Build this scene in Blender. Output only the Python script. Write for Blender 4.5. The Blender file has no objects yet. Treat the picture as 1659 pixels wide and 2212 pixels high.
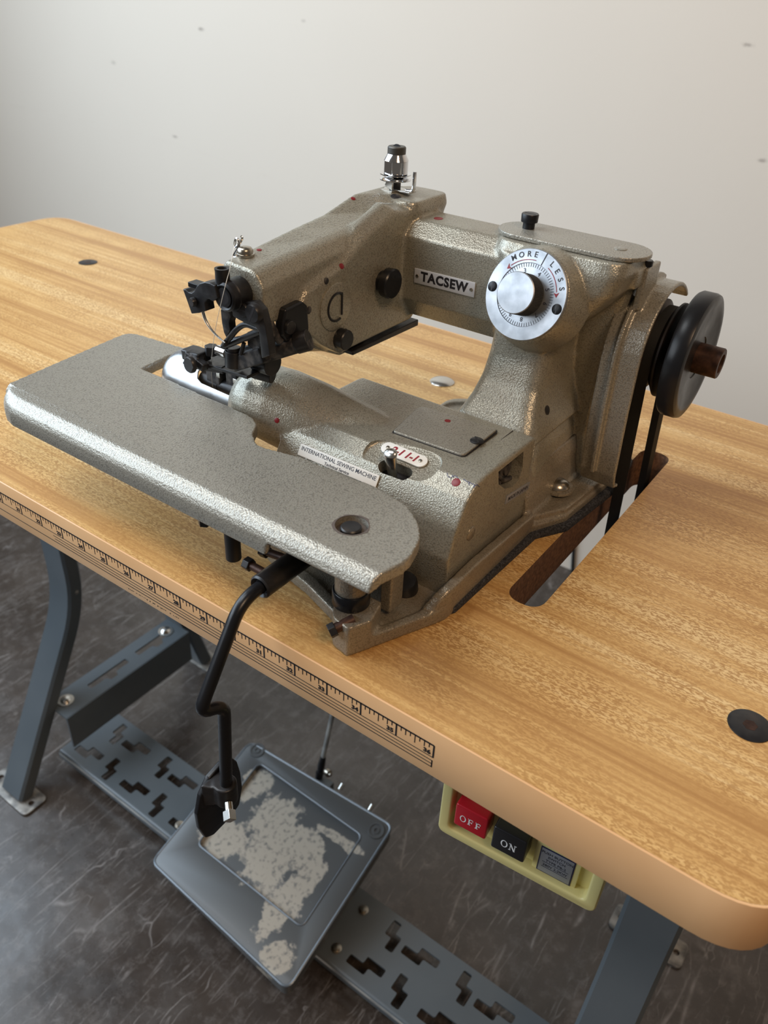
import bpy, bmesh, math, random
from mathutils import Vector, Matrix
random.seed(7)
C = bpy.context.scene.collection
TZ = 0.82                       # height of the table top above the floor; the numbers below are relative to the table top
# ---------------------------------------------------------------- camera
CAM = Vector((1.05198, -0.26593, 0.34313))
RX = Vector((0.81132621, 0.58293767, 0.04397101))
DN = Vector((0.35580498, -0.43272345, -0.82834367))
FW = Vector((-0.46384545, 0.68770203, -0.558492))
FPX, PW, PH = 1737.63, 1659.0, 2212.0
cd = bpy.data.cameras.new('camera'); cam = bpy.data.objects.new('camera', cd); C.objects.link(cam)
cd.sensor_fit = 'HORIZONTAL'; cd.sensor_width = 36.0; cd.lens = FPX/PW*36.0
cd.clip_start = 0.01
cam.matrix_world = Matrix(((RX.x, -DN.x, -FW.x, CAM.x), (RX.y, -DN.y, -FW.y, CAM.y), (RX.z, -DN.z, -FW.z, CAM.z+TZ), (0, 0, 0, 1)))
cd.dof.use_dof = True; cd.dof.focus_distance = 0.55; cd.dof.aperture_fstop = 14.0
bpy.context.scene.camera = cam
# ---------------------------------------------------------------- light
sc = bpy.context.scene
sc.view_settings.view_transform = 'Standard'; sc.view_settings.look = 'None'; sc.view_settings.gamma = 1.0
sc.view_settings.exposure = 0.06
w = bpy.data.worlds.new('room_light'); sc.world = w; w.use_nodes = True
w.node_tree.nodes['Background'].inputs[0].default_value = (1.0, 0.88, 0.76, 1)
w.node_tree.nodes['Background'].inputs[1].default_value = 0.10
def area(name, loc, target, sx, sy, watts, col):
    l = bpy.data.lights.new(name, 'AREA'); l.shape = 'RECTANGLE'; l.size = sx; l.size_y = sy; l.energy = watts; l.color = col
    o = bpy.data.objects.new(name, l); C.objects.link(o)
    o.location = Vector(loc) + Vector((0, 0, TZ))
    o.rotation_euler = (Vector(target) - Vector(loc)).to_track_quat('-Z', 'Y').to_euler()
    return o
area('window_daylight_left', (-1.30, -0.60, 1.05), (0.9, -0.40, 0.25), 2.2, 1.5, 70.0, (0.70, 0.85, 1.0))
area('window_daylight_front', (-0.75, -1.95, 1.15), (0.7, 0.2, 0.05), 1.2, 1.2, 22.0, (0.84, 0.92, 1.0))
area('added_highlight_light', (-0.25, -0.35, 1.75), (-0.25, -0.35, 0.0), 1.2, 0.5, 20.0, (0.93, 0.97, 1.0))  # unseen light added to brighten the highlights on the castings
area('ceiling_lamp', (2.0, -0.6, 1.6), (0.9, 0.4, 0.0), 0.5, 0.5, 15.0, (1.0, 0.68, 0.42))
# ---------------------------------------------------------------- helpers
def U(u, v, x=None, y=None, z=None):
    """point of the place seen at pixel (u, v) on the plane x=, y= or z="""
    d = RX*((u-PW/2)/FPX) + DN*((v-PH/2)/FPX) + FW
    if x is not None: t = (x-CAM.x)/d.x
    elif y is not None: t = (y-CAM.y)/d.y
    else: t = (z-CAM.z)/d.z
    return CAM + d*t
def nb(): return bmesh.new()
def box(bm, x0, x1, y0, y1, z0, z1, M=None):
    vs = [bm.verts.new(Vector(p) if M is None else M @ Vector(p)) for p in ((x0,y0,z0),(x1,y0,z0),(x1,y1,z0),(x0,y1,z0),(x0,y0,z1),(x1,y0,z1),(x1,y1,z1),(x0,y1,z1))]
    for f in ((3,2,1,0),(4,5,6,7),(0,1,5,4),(1,2,6,5),(2,3,7,6),(3,0,4,7)): bm.faces.new([vs[i] for i in f])
    return bm
def loft(bm, rings, cap=True):
    R = [[bm.verts.new(Vector(p)) for p in r] for r in rings]; n = len(R[0])
    for a, b in zip(R, R[1:]):
        for i in range(n): bm.faces.new((a[i], a[(i+1) % n], b[(i+1) % n], b[i]))
    if cap: bm.faces.new(R[0][::-1]); bm.faces.new(R[-1])
    bmesh.ops.recalc_face_normals(bm, faces=bm.faces)
    return bm
def frame(ax):
    ax = Vector(ax).normalized(); a = Vector((0,0,1)) if abs(ax.z) < .9 else Vector((1,0,0))
    e1 = a.cross(ax).normalized(); return e1, ax.cross(e1), ax
def lathe(bm, o, ax, prof, n=32, cap=True):
    e1, e2, a = frame(ax); o = Vector(o)
    return loft(bm, [[o + a*h + (e1*math.cos(t) + e2*math.sin(t))*max(r, 1e-5) for t in [2*math.pi*i/n for i in range(n)]] for r, h in prof], cap)
def cyl(bm, p0, p1, r, r1=None, n=24):
    p0, p1 = Vector(p0), Vector(p1)
    return lathe(bm, p0, p1-p0, [(r, 0), (r if r1 is None else r1, (p1-p0).length)], n)
def tube(bm, pts, r, n=12, smooth=0):
    pts = [Vector(p) for p in pts]
    for _ in range(smooth):
        q = [pts[0]]
        for a, b in zip(pts, pts[1:]): q += [a*.75+b*.25, a*.25+b*.75]
        pts = q + [pts[-1]]
        if isinstance(r, (list, tuple)):
            q = [r[0]]
            for a, b in zip(r, r[1:]): q += [a*.75+b*.25, a*.25+b*.75]
            r = q + [r[-1]]
    e1 = None; rings = []
    for i, p in enumerate(pts):
        d = (pts[min(i+1, len(pts)-1)] - pts[max(i-1, 0)]).normalized()
        if e1 is None: e1 = frame(d)[0]
        e1 = (e1 - d*e1.dot(d)).normalized(); e2 = d.cross(e1)
        rr = r[i] if isinstance(r, (list, tuple)) else r
        rings.append([p + (e1*math.cos(t)+e2*math.sin(t))*rr for t in [2*math.pi*k/n for k in range(n)]])
    return loft(bm, rings)
def prism(bm, pts, vec):
    pts = [Vector(p) for p in pts]; vec = Vector(vec)
    return loft(bm, [pts, [p+vec for p in pts]])
def rnd(pts, r, n=6):
    """round the corners of a 2-D polygon; r one radius or one per corner"""
    out = []; N = len(pts)
    for i in range(N):
        p = Vector(pts[i][:2]); a = Vector(pts[i-1][:2])-p; b = Vector(pts[(i+1) % N][:2])-p
        ri = r[i] if isinstance(r, (list, tuple)) else r
        if ri <= 0: out.append(p); continue
        la, lb = a.length, b.length; a = a/la; b = b/lb
        half = math.acos(max(-1, min(1, a.dot(b))))/2
        if half > 1.55: out.append(p); continue
        t = min(ri/math.tan(half), la*.49, lb*.49)
        p0, p2 = p+a*t, p+b*t
        for k in range(n+1):
            s = k/n; out.append(p0*(1-s)**2 + p*(2*s*(1-s)) + p2*s*s)
    return out
def sheet(outer, holes, th, bev=0.0, res=3, M=None):
    """a plate cut to an outline, with holes and rounded edges; local z from -th/2 to th/2"""
    cu = bpy.data.curves.new('t', 'CURVE'); cu.dimensions = '2D'; cu.fill_mode = 'BOTH'
    cu.extrude = max(th/2-bev, 0); cu.bevel_depth = bev; cu.bevel_resolution = res; cu.offset = -bev
    for poly in [outer]+list(holes):
        s = cu.splines.new('POLY'); s.points.add(len(poly)-1); s.use_cyclic_u = True
        for q, p in zip(s.points, poly): q.co = (p[0], p[1], 0, 1)
    return curve_bm(cu, M)
def curve_bm(cu, M=None):
    o = bpy.data.objects.new('t', cu); C.objects.link(o)
    dg = bpy.context.evaluated_depsgraph_get(); dg.update()
    me = bpy.data.meshes.new_from_object(o.evaluated_get(dg)); bm = nb(); bm.from_mesh(me)
    if M is not None: bmesh.ops.transform(bm, matrix=M, verts=bm.verts)
    bmesh.ops.remove_doubles(bm, verts=bm.verts, dist=1e-6)
    bmesh.ops.recalc_face_normals(bm, faces=bm.faces)
    bpy.data.objects.remove(o); bpy.data.curves.remove(cu); bpy.data.meshes.remove(me)
    return bm
def axes(o, xd, yd):
    x = Vector(xd).normalized(); y = Vector(yd); y = (y - x*y.dot(x)).normalized(); z = x.cross(y)
    return Matrix(((x.x,y.x,z.x,o[0]),(x.y,y.y,z.y,o[1]),(x.z,y.z,z.z,o[2]),(0,0,0,1)))
def text(s, size, M, ext=0.00006, shear=0.0, sx=1.0, bold=0.0, space=1.0):
    cu = bpy.data.curves.new('t', 'FONT'); cu.body = s; cu.size = size; cu.extrude = ext; cu.align_x = 'CENTER'; cu.align_y = 'CENTER'
    cu.shear = shear; cu.offset = bold; cu.space_character = space; cu.resolution_u = 3
    return curve_bm(cu, M @ Matrix.Diagonal((sx, 1, 1, 1)))
def add(bm, other):
    me = bpy.data.meshes.new('t'); other.to_mesh(me); bm.from_mesh(me); bpy.data.meshes.remove(me); other.free(); return bm
ROOTS = []
def thing(name, label, cat, base, group=None):
    o = bpy.data.objects.new(name, None); C.objects.link(o); o.empty_display_size = .02
    o.location = Vector(base); o['label'] = label; o['category'] = cat
    if group: o['group'] = group
    ROOTS.append(o); return o
def org(o):
    return Vector((0,0,0)) if o is None else (o.location + org(o.parent))
def obj(name, bm, mat, parent=None, sharp=32, bevel=0.0, seg=2, label=None):
    off = org(parent)
    if off.length: bmesh.ops.translate(bm, vec=-off, verts=bm.verts)
    me = bpy.data.meshes.new(name); bm.to_mesh(me); bm.free()
    for m in (mat if isinstance(mat, (list, tuple)) else [mat]): me.materials.append(m)
    me.shade_smooth(); me.set_sharp_from_angle(angle=math.radians(sharp))
    o = bpy.data.objects.new(name, me); C.objects.link(o); o.parent = parent
    if bevel:
        b = o.modifiers.new('edge', 'BEVEL'); b.width = bevel; b.segments = seg; b.limit_method = 'ANGLE'; b.angle_limit = math.radians(40); b.harden_normals = True
    if label: o['label'] = label
    if parent is None: ROOTS.append(o)
    return o
def cast(parts, voxel=0.0013, smooth=5, cuts=(), post=2):
    """weld closed solids into one casting with soft fillets"""
    def mo(bm):
        me = bpy.data.meshes.new('t'); bm.to_mesh(me); bm.free(); o = bpy.data.objects.new('t', me); C.objects.link(o); return o
    bm = nb()
    for p in parts: add(bm, p)
    o = mo(bm); tmp = [o]
    r = o.modifiers.new('r', 'REMESH'); r.mode = 'VOXEL'; r.voxel_size = voxel; r.use_smooth_shade = True
    s = o.modifiers.new('s', 'SMOOTH'); s.factor = .5; s.iterations = smooth
    for c in cuts:
        k = mo(c); tmp.append(k); b = o.modifiers.new('b', 'BOOLEAN'); b.operation = 'DIFFERENCE'; b.object = k; b.solver = 'EXACT'
    dg = bpy.context.evaluated_depsgraph_get(); dg.update()
    me = bpy.data.meshes.new_from_object(o.evaluated_get(dg)); out = nb(); out.from_mesh(me)
    for t in tmp: bpy.data.objects.remove(t)
    return out
# ---------------------------------------------------------------- materials
def mat(name, col, rough=0.5, metal=0.0, spec=0.5, coat=0.0):
    m = bpy.data.materials.new(name); m.use_nodes = True; b = m.node_tree.nodes['Principled BSDF']
    b.inputs['Base Color'].default_value = (*col, 1); b.inputs['Roughness'].default_value = rough; b.inputs['Metallic'].default_value = metal
    b.inputs['Specular IOR Level'].default_value = spec; b.inputs['Coat Weight'].default_value = coat
    return m
class NT:
    def __init__(s, m): s.t = m.node_tree; s.b = s.t.nodes['Principled BSDF']; s.co = s.t.nodes.new('ShaderNodeTexCoord').outputs['Object']
    def n(s, typ, **k):
        x = s.t.nodes.new(typ)
        for a, v in k.items(): setattr(x, a, v)
        return x
    def l(s, a, b): s.t.links.new(a, b)
    def mapping(s, scale=(1,1,1), loc=(0,0,0), rot=(0,0,0), src=None):
        m = s.n('ShaderNodeMapping'); m.inputs['Scale'].default_value = scale; m.inputs['Location'].default_value = loc; m.inputs['Rotation'].default_value = rot
        s.l(src or s.co, m.inputs['Vector']); return m.outputs[0]
    def noise(s, scale, src=None, detail=3, rough=.5, dist=0.0):
        x = s.n('ShaderNodeTexNoise'); x.inputs['Scale'].default_value = scale; x.inputs['Detail'].default_value = detail; x.inputs['Roughness'].default_value = rough; x.inputs['Distortion'].default_value = dist
        s.l(src or s.co, x.inputs['Vector']); return x.outputs['Fac']
    def vor(s, scale, src=None, feat='F1', out='Distance'):
        x = s.n('ShaderNodeTexVoronoi'); x.feature = feat; x.inputs['Scale'].default_value = scale; s.l(src or s.co, x.inputs['Vector']); return x.outputs[out]
    def ramp(s, f, stops):
        r = s.n('ShaderNodeValToRGB'); e = r.color_ramp.elements
        while len(e) < len(stops): e.new(.5)
        for k, (p, c) in zip(e, stops): k.position = p; k.color = (*c, 1) if len(c) == 3 else c
        s.l(f, r.inputs[0]); return r.outputs[0]
    def math(s, op, a, b=None):
        m = s.n('ShaderNodeMath', operation=op)
        for i, v in enumerate((a, b)):
            if v is None: continue
            if hasattr(v, 'links'): s.l(v, m.inputs[i])
            else: m.inputs[i].default_value = v
        return m.outputs[0]
    def mix(s, f, a, b, mode='MIX'):
        m = s.n('ShaderNodeMix', data_type='RGBA', blend_type=mode)
        for i, v in ((0, f), (6, a), (7, b)):
            if hasattr(v, 'links'): s.l(v, m.inputs[i])
            else: m.inputs[i].default_value = v if i == 0 else (*v, 1)
        return m.outputs[2]
    def bump(s, h, strength=.3, dist=.001):
        b = s.n('ShaderNodeBump'); b.inputs['Strength'].default_value = strength; b.inputs['Distance'].default_value = dist
        s.l(h, b.inputs['Height']); s.l(b.outputs[0], s.b.inputs['Normal'])
    def col(s, c): s.l(c, s.b.inputs['Base Color'])
    def rough(s, c): s.l(c, s.b.inputs['Roughness'])
BLK = (0,0,0); WHT = (1,1,1)
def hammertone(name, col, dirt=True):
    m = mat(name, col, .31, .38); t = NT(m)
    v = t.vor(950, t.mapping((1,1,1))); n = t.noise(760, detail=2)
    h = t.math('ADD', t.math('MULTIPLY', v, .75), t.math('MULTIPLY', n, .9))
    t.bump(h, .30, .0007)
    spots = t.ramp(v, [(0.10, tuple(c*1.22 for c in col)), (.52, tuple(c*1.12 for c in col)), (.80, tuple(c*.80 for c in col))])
    if dirt:
        d = t.ramp(t.noise(22, detail=6, rough=.65), [(.50, BLK), (.74, WHT)])
        spots = t.mix(t.math('MULTIPLY', d, .35), spots, (.20, .135, .085))
    t.col(spots); return m
M_HAM = hammertone('hammered_greige_enamel', (.292, .276, .224))
M_PLATE = hammertone('hammered_greige_enamel_clean', (.292, .277, .236), False)
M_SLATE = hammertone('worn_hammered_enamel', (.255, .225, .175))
def laminate():
    m = mat('woodgrain_laminate', (.6,.4,.2), .36, 0, .5); t = NT(m)
    w1 = t.noise(1, t.mapping((.7, 36, 1)), 3, .55); w2 = t.noise(1, t.mapping((4, 260, 1), (3,1,0)), 2, .55)
    fl = t.noise(1, t.mapping((300, 820, 1)), 2, .6, .5)
    wav = t.noise(1, t.mapping((16, 30, 1)), 3, .6)
    f = t.math('ADD', t.math('MULTIPLY', w1, .66), t.math('MULTIPLY', w2, .34))
    base = t.ramp(f, [(.38, (.44, .230, .075)), (.46, (.575, .335, .120)), (.54, (.68, .430, .170)), (.62, (.77, .54, .255))])
    amt = t.ramp(t.math('ADD', t.math('MULTIPLY', wav, .6), t.math('MULTIPLY', w1, .4)), [(.40, (.30,)*3), (.58, (1.0,)*3)])
    spk = t.ramp(fl, [(.46, WHT), (.54, BLK)])
    c = t.mix(t.math('MULTIPLY', t.math('MULTIPLY', spk, amt), .85), base, (.395, .20, .060))
    p = t.n('ShaderNodeVectorMath', operation='LENGTH'); t.l(t.mapping((1, 1.9, 0), (-.785, -.040, 0)), p.inputs[0])
    st = t.math('ADD', p.outputs['Value'], t.math('MULTIPLY', t.math('SUBTRACT', t.noise(35, detail=6), .5), .12))
    c = t.mix(t.ramp(st, [(.02, (.42,)*3), (.095, BLK)]), c, (.22, .165, .095))
    t.col(c); t.bump(fl, .05, .0003)
    return m
M_WOOD = laminate()
M_CHIP = mat('chipboard_cut_edge', (.14, .065, .032), .85); _t = NT(M_CHIP); _t.col(_t.ramp(_t.noise(300, detail=5), [(.3, (.075,.033,.016)), (.7, (.22,.105,.05))])); _t.bump(_t.noise(500), .5, .0006)
M_BAND = mat('tan_edge_band', (.70, .42, .20), .38); _t = NT(M_BAND); _t.col(_t.ramp(_t.noise(18, detail=4), [(.3, (.72,.42,.20)), (.7, (.78,.48,.245))]))
M_INKSHADE = mat('black_ink_and_shade', (.012, .010, .012), .5)  # print ink, also the shade sheet in the side opening
M_RED = mat('red_paint', (.20, .008, .013), .4)
M_REDINK = mat('red_ink', (.27, .012, .022), .5)
M_BLKM = mat('blackened_steel', (.028, .028, .031), .36, .3); _t = NT(M_BLKM); _t.col(_t.ramp(_t.noise(70, detail=5), [(.35, (.012,.012,.014)), (.62, (.028,.027,.028)), (.8, (.055,.045,.038))])); _t.rough(_t.ramp(_t.noise(120), [(.3, (.28,)*3), (.7, (.5,)*3)]))
M_LINT = mat('dusty_blackened_steel', (.05,.045,.043), .6, .3); _t = NT(M_LINT); _t.col(_t.ramp(_t.noise(160, detail=6), [(.42, (.022,.021,.023)), (.62, (.10,.09,.083))]))
M_BLKP = mat('black_enamel', (.010, .0105, .0125), .28, 0, .32); _t = NT(M_BLKP); _t.rough(_t.ramp(_t.noise(40), [(.3, (.24,)*3), (.7, (.4,)*3)]))
M_RUB = mat('black_rubber', (.012, .012, .013), .5)
M_BELT = mat('drive_belt_rubber', (.010, .010, .010), .6); _t = NT(M_BELT); _t.bump(_t.noise(900), .3, .0003)
M_CHROME = mat('chrome', (.75, .76, .78), .10, 1.0)
M_STEEL = mat('bright_steel', (.62, .61, .58), .24, 1.0)
M_NICKEL = mat('worn_nickel', (.42, .38, .32), .28, 1.0)
M_ALU = mat('satin_aluminium', (.66, .68, .71), .42, .85); _t = NT(M_ALU); _t.col(_t.ramp(_t.noise(90, detail=5), [(.35, (.30,.32,.345)), (.65, (.46,.48,.51))])); _t.rough(_t.ramp(_t.noise(60), [(.3, (.34,)*3), (.7, (.52,)*3)]))
M_NAME = mat('pale_satin_plate', (.56, .57, .59), .5, .25)
M_TIP = mat('polished_tip_steel', (.43, .44, .45), .42, .85); _t = NT(M_TIP); _t.rough(_t.ramp(_t.noise(70, detail=4), [(.3, (.22,)*3), (.7, (.42,)*3)]))
M_KNURL = mat('dark_knurled_steel', (.10, .095, .085), .45, .7)
M_RUST = mat('rust_brown_steel', (.055, .028, .020), .48, .5); _t = NT(M_RUST); _t.col(_t.ramp(_t.noise(180, detail=5), [(.35, (.035,.018,.014)), (.7, (.10,.050,.034))]))
M_PULLEY = mat('dark_pulley_iron', (.018, .016, .015), .5, .3); _t = NT(M_PULLEY); _t.col(_t.ramp(_t.noise(60, detail=5), [(.4, (.012,.011,.011)), (.75, (.05,.032,.024))]))
M_FELT = mat('dark_felt', (.022, .022, .026), .95); _t = NT(M_FELT); _t.col(_t.ramp(_t.noise(700, detail=4), [(.4, (.012,.012,.014)), (.75, (.075,.078,.09))])); _t.bump(_t.noise(900, detail=3), .9, .0012)
M_STAND = mat('blue_grey_powder_coat', (.082, .105, .125), .38, 0, .5); _t = NT(M_STAND); _t.col(_t.ramp(_t.noise(6, detail=5), [(.3, (.070,.086,.098)), (.7, (.098,.114,.126))])); _t.bump(_t.noise(500), .1, .0004)
M_FOOT = mat('worn_foot_plate_steel', (.20, .19, .17), .5, .5); _t = NT(M_FOOT); _t.col(_t.ramp(_t.noise(60, detail=5), [(.35, (.10,.095,.09)), (.65, (.30,.28,.25))]))
M_CREAM = mat('cream_switch_plastic', (.68, .59, .25), .42)
M_REDB = mat('red_button_plastic', (.50, .010, .022), .30)
M_BLKB = mat('black_button_plastic', (.014, .014, .016), .30)
M_WHITE = mat('white_lettering', (.85, .85, .85), .5)
M_LABEL = mat('white_label', (.83, .82, .77), .45)
M_GREYL = mat('grey_nameplate', (.30, .31, .34), .4, .3)
M_NAVY = mat('navy_border', (.012, .014, .06), .4)
M_THREAD = mat('clear_thread', (.78, .74, .66), .4)
WALLY = 1.25
def wallm():
    m = mat('painted_wall', (.78,.75,.70), .75, 0, .25); t = NT(m)
    c = t.ramp(t.noise(1.4, detail=4), [(.3, (.725,.655,.565)), (.7, (.755,.685,.592))])
    for (u, v, r, k) in ((435, 63, .012, .5), (378, 295, .010, .5), (245, 135, .014, .25), (1645, 347, .010, .5), (1615, 97, .010, .5), (1243, 572, .008, .4), (655, 45, .008, .25)):
        q = U(u, v, y=WALLY); x, z = q.x, q.z
        p = t.n('ShaderNodeVectorMath', operation='DISTANCE'); t.l(t.mapping((1, 0, 2.6)), p.inputs[0]); p.inputs[1].default_value = (x, 0, z*2.6)
        d = t.math('ADD', p.outputs['Value'], t.math('MULTIPLY', t.math('SUBTRACT', t.noise(90), .5), .02))
        f = t.ramp(d, [(r*.3, (k,)*3), (r, BLK)])
        c = t.mix(f, c, (.16, .12, .10))
    t.col(c); t.bump(t.noise(60, detail=4), .06, .002); return m
M_WALL = wallm()
def floorm():
    m = mat('scratched_sealed_floor', (.08,.07,.065), .35, 0, .6); t = NT(m)
    base = t.ramp(t.noise(5, detail=7, rough=.65), [(.32, (.027,.020,.016)), (.52, (.050,.039,.032)), (.72, (.080,.065,.055))])
    tot = None
    for i, (ang, sc, th) in enumerate(((.35, 6, .006), (1.25, 8, .006), (2.15, 7, .005), (2.85, 10, .006), (.8, 15, .008), (1.75, 17, .008), (2.5, 21, .010), (1.55, 3.1, .004), (.1, 24, .010))):
        mp = t.mapping((1, .07, 1), (i*3.1, i*1.7, 0), (0, 0, ang)); wob = t.noise(3.0+i, detail=3)
        ad = t.n('ShaderNodeVectorMath', operation='ADD'); t.l(mp, ad.inputs[0]); t.l(t.math('MULTIPLY', wob, .035), ad.inputs[1])
        d = t.vor(sc, ad.outputs[0], 'DISTANCE_TO_EDGE')
        s = t.ramp(d, [(0.0, (.8,)*3), (th*1.5, BLK)])
        brk = t.ramp(t.noise(9+2*i, t.mapping((1,1,1), (i,0,0)), 4, .6), [(.50, BLK), (.66, WHT)])
        s = t.math('MULTIPLY', s, brk); tot = s if tot is None else t.math('MAXIMUM', tot, s)
    sc2 = t.ramp(t.noise(46, detail=8, rough=.75), [(.50, BLK), (.78, (.42,)*3)])
    tot = t.math('MAXIMUM', tot, sc2)
    t.col(t.mix(t.math('MULTIPLY', tot, .75), base, (.30, .275, .26)))
    t.rough(t.ramp(t.noise(16, detail=7, rough=.7), [(.3, (.17,)*3), (.7, (.36,)*3)])); t.bump(t.noise(30, detail=5), .08, .004); return m
M_FLOOR = floorm()
def pedalm(PEDAL_WEAR):
    m = mat('worn_pedal_enamel', (.085,.10,.115), .42, .2); t = NT(m)
    sep = t.n('ShaderNodeSeparateXYZ'); t.l(t.co, sep.inputs[0])
    wob = t.noise(14, detail=7, rough=.68)
    def spot(cx, cy, rx, ry):
        p = t.n('ShaderNodeVectorMath', operation='LENGTH'); a = t.mapping((1/rx, 1/ry, 0), (-cx/rx, -cy/ry, 0)); t.l(a, p.inputs[0])
        return t.math('SUBTRACT', 1.0, t.math('ADD', p.outputs['Value'], t.math('MULTIPLY', t.math('SUBTRACT', wob, .5), 2.8)))
    worn = None
    for q in PEDAL_WEAR:
        k = spot(*q); worn = k if worn is None else t.math('MAXIMUM', worn, k)
    f = t.ramp(worn, [(.22, BLK), (.34, WHT)])
    fine = t.ramp(t.noise(150, detail=5), [(.52, WHT), (.66, (.35,)*3)])
    t.col(t.mix(t.math('MULTIPLY', f, fine), (.088, .092, .094), (.36, .325, .27)))
    t.rough(t.ramp(f, [(0, (.36,)*3), (1, (.7,)*3)])); return m
# ---------------------------------------------------------------- the room
def struct(name, bm, m):
    o = obj(name, bm, m); o['kind'] = 'structure'; return o
struct('floor', box(nb(), -2.6, 3.6, -2.2, WALLY+.1, -TZ-.05, -TZ), M_FLOOR)
struct('wall_back', box(nb(), -2.6, 3.6, WALLY, WALLY+.1, -TZ, 1.75), M_WALL)
# ---------------------------------------------------------------- sewing table
XL, XR, YD, TT = -.117, 1.100, .508, .0361
table = thing('sewing_table', 'long sewing table with woodgrain top, tan ruler edge and blue-grey steel legs', 'table', (.49, .25, -TZ))
outl = rnd([(XL+.0015, .0015), (XR-.0015, .0015), (XR-.0015, YD-.0015), (XL+.0015, YD-.0015)], .036, 10)
slot = rnd([(.8870, .1265), (.9128, .1265), (.9128, .3875), (.8870, .3875)], .0128, 8)
bm = sheet(outl, [slot], TT, 0.0, M=Matrix.Translation((0, 0, -TT/2)))
for f in bm.faces: f.material_index = 0 if abs(f.normal.z) > .5 else 1
top = obj('tabletop', bm, [M_WOOD, M_CHIP], table)
out2 = rnd([(XL, 0), (XR, 0), (XR, YD), (XL, YD)], .0375, 10)
bm = sheet(out2, [outl], TT+.0004, .0004, 1, Matrix.Translation((0, 0, -TT/2)))
obj('edge_band', bm, M_BAND, top, label='tan plastic edge band')
bm = nb(); YI = -.00012
def ink(x0, x1, z0, z1): box(bm, x0, x1, YI, .0002, z0, z1)
I = .0254
ink(19*I, 36*I, -.0116, -.0104)
for k in range(19*8, 36*8+1):
    x = k/8*I
    if k % 8 == 0: ink(x-.0006, x+.0005, -.0208, -.0108)
    else:
        L = .0065 if k % 4 == 0 else (.0047 if k % 2 == 0 else .0034); ink(x-.0003, x+.0003, -.0108-L, -.0108)
ink(19*I, 36*I, -.0210, -.0205)
ink(22.5*I, 36*I, -.0238, -.0233); ink(22.55*I, 36*I, -.0264, -.0259); ink(19*I, 36*I, -.0291, -.0285)
ink(36*I-.0008, 36*I, -.0291, -.0235)
for n in range(20, 37):
    add(bm, text(str(n), .0044, axes((n*I-.0043, -.0001, -.0181), (1,0,0), (0,0,1)), .0001, 0, 1.12, .00018))
# smudged remains of printed lettering under the scale
for k in range(34):
    x = 25.75*I + k*.0016
    if random.random() < .7: ink(x, x+random.uniform(.0004, .0013), -.0322+random.uniform(-.0004,.0004), -.0318+random.uniform(-.0002,.0004))
obj('ruler_scale', bm, M_INKSHADE, top, label='printed black inch ruler')
def hexbolt(x, y, r):
    bm = lathe(nb(), (x, y, -.006), (0,0,1), [(r*.9, 0), (r, .0058), (r, .0064), (r*.97, .0066), (r*.36, .0066)], 40, True)
    o = obj('countersunk_bolt', bm, M_BLKM, table)
    hx = [(x+r*.34*math.cos(a), y+r*.34*math.sin(a)) for a in [math.pi/3*i+.3 for i in range(6)]]
    obj('hex_socket', prism(nb(), [(px, py, .00062) for px, py in hx], (0,0,.00008)), M_RUST, o)
hexbolt(1.0519, .113, .0122); hexbolt(.1094, .390, .0122)
obj('dome_cap', lathe(nb(), (.6751, .3854, 0), (0,0,1), [(.0125, 0), (.0125, .0006), (.011, .0018), (.0075, .0030), (.003, .0037), (0, .0038)], 32), M_STEEL, table, 50, label='shiny domed metal cap')
# stand: two bent-leg side frames, a slotted tie bar each, and the treadle bar between them
def legprofile(x0, x1, pts, d):
    """C-shaped pressed steel leg following (y, z) points"""
    bm = nb(); rings = []
    for i, (y, z) in enumerate(pts):
        a = Vector(pts[max(i-1, 0)]); b = Vector(pts[min(i+1, len(pts)-1)]); t = (b-a).normalized(); n = Vector((t.y, -t.x))
        if n.x > 0: n = -n
        p = Vector((y, z)); f = p + n*(d/2); k = p - n*(d/2); c = .004
        fi = f - n*c; ki = k + n*c
        rings.append([(x0+c, f.x, f.y), (x1-c, f.x, f.y), (x1, fi.x, fi.y), (x1, ki.x, ki.y), (x1-c, k.x, k.y), (x0+c, k.x, k.y), (x0, ki.x, ki.y), (x0, fi.x, fi.y)])
    return loft(bm, rings)
def bend(pts, n=6, r=.06):
    q = []
    for i, p in enumerate(pts):
        if 0 < i < len(pts)-1:
            p = Vector(p); a = Vector(pts[i-1])-p; b = Vector(pts[i+1])-p; a = p+a.normalized()*r; b = p+b.normalized()*r
            for k in range(n+1): s = k/n; q.append(tuple(a*(1-s)**2+p*(2*s*(1-s))+b*s*s))
        else: q.append(tuple(p))
    return q
def footplate(x, y, w=.110, d=.044):
    o = rnd([(x-w/2, y-d/2), (x+w/2, y-d/2), (x+w/2, y+d/2), (x-w/2, y+d/2)], .010)
    hs = [[(x+s*(w/2-.013)+.0045*math.cos(a), y+.0045*math.sin(a)) for a in [2*math.pi*i/14 for i in range(14)]] for s in (-1, 1)]
    return sheet(o, hs, .004, .0008, 1, Matrix.Translation((0, 0, -TZ+.003)))
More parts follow.
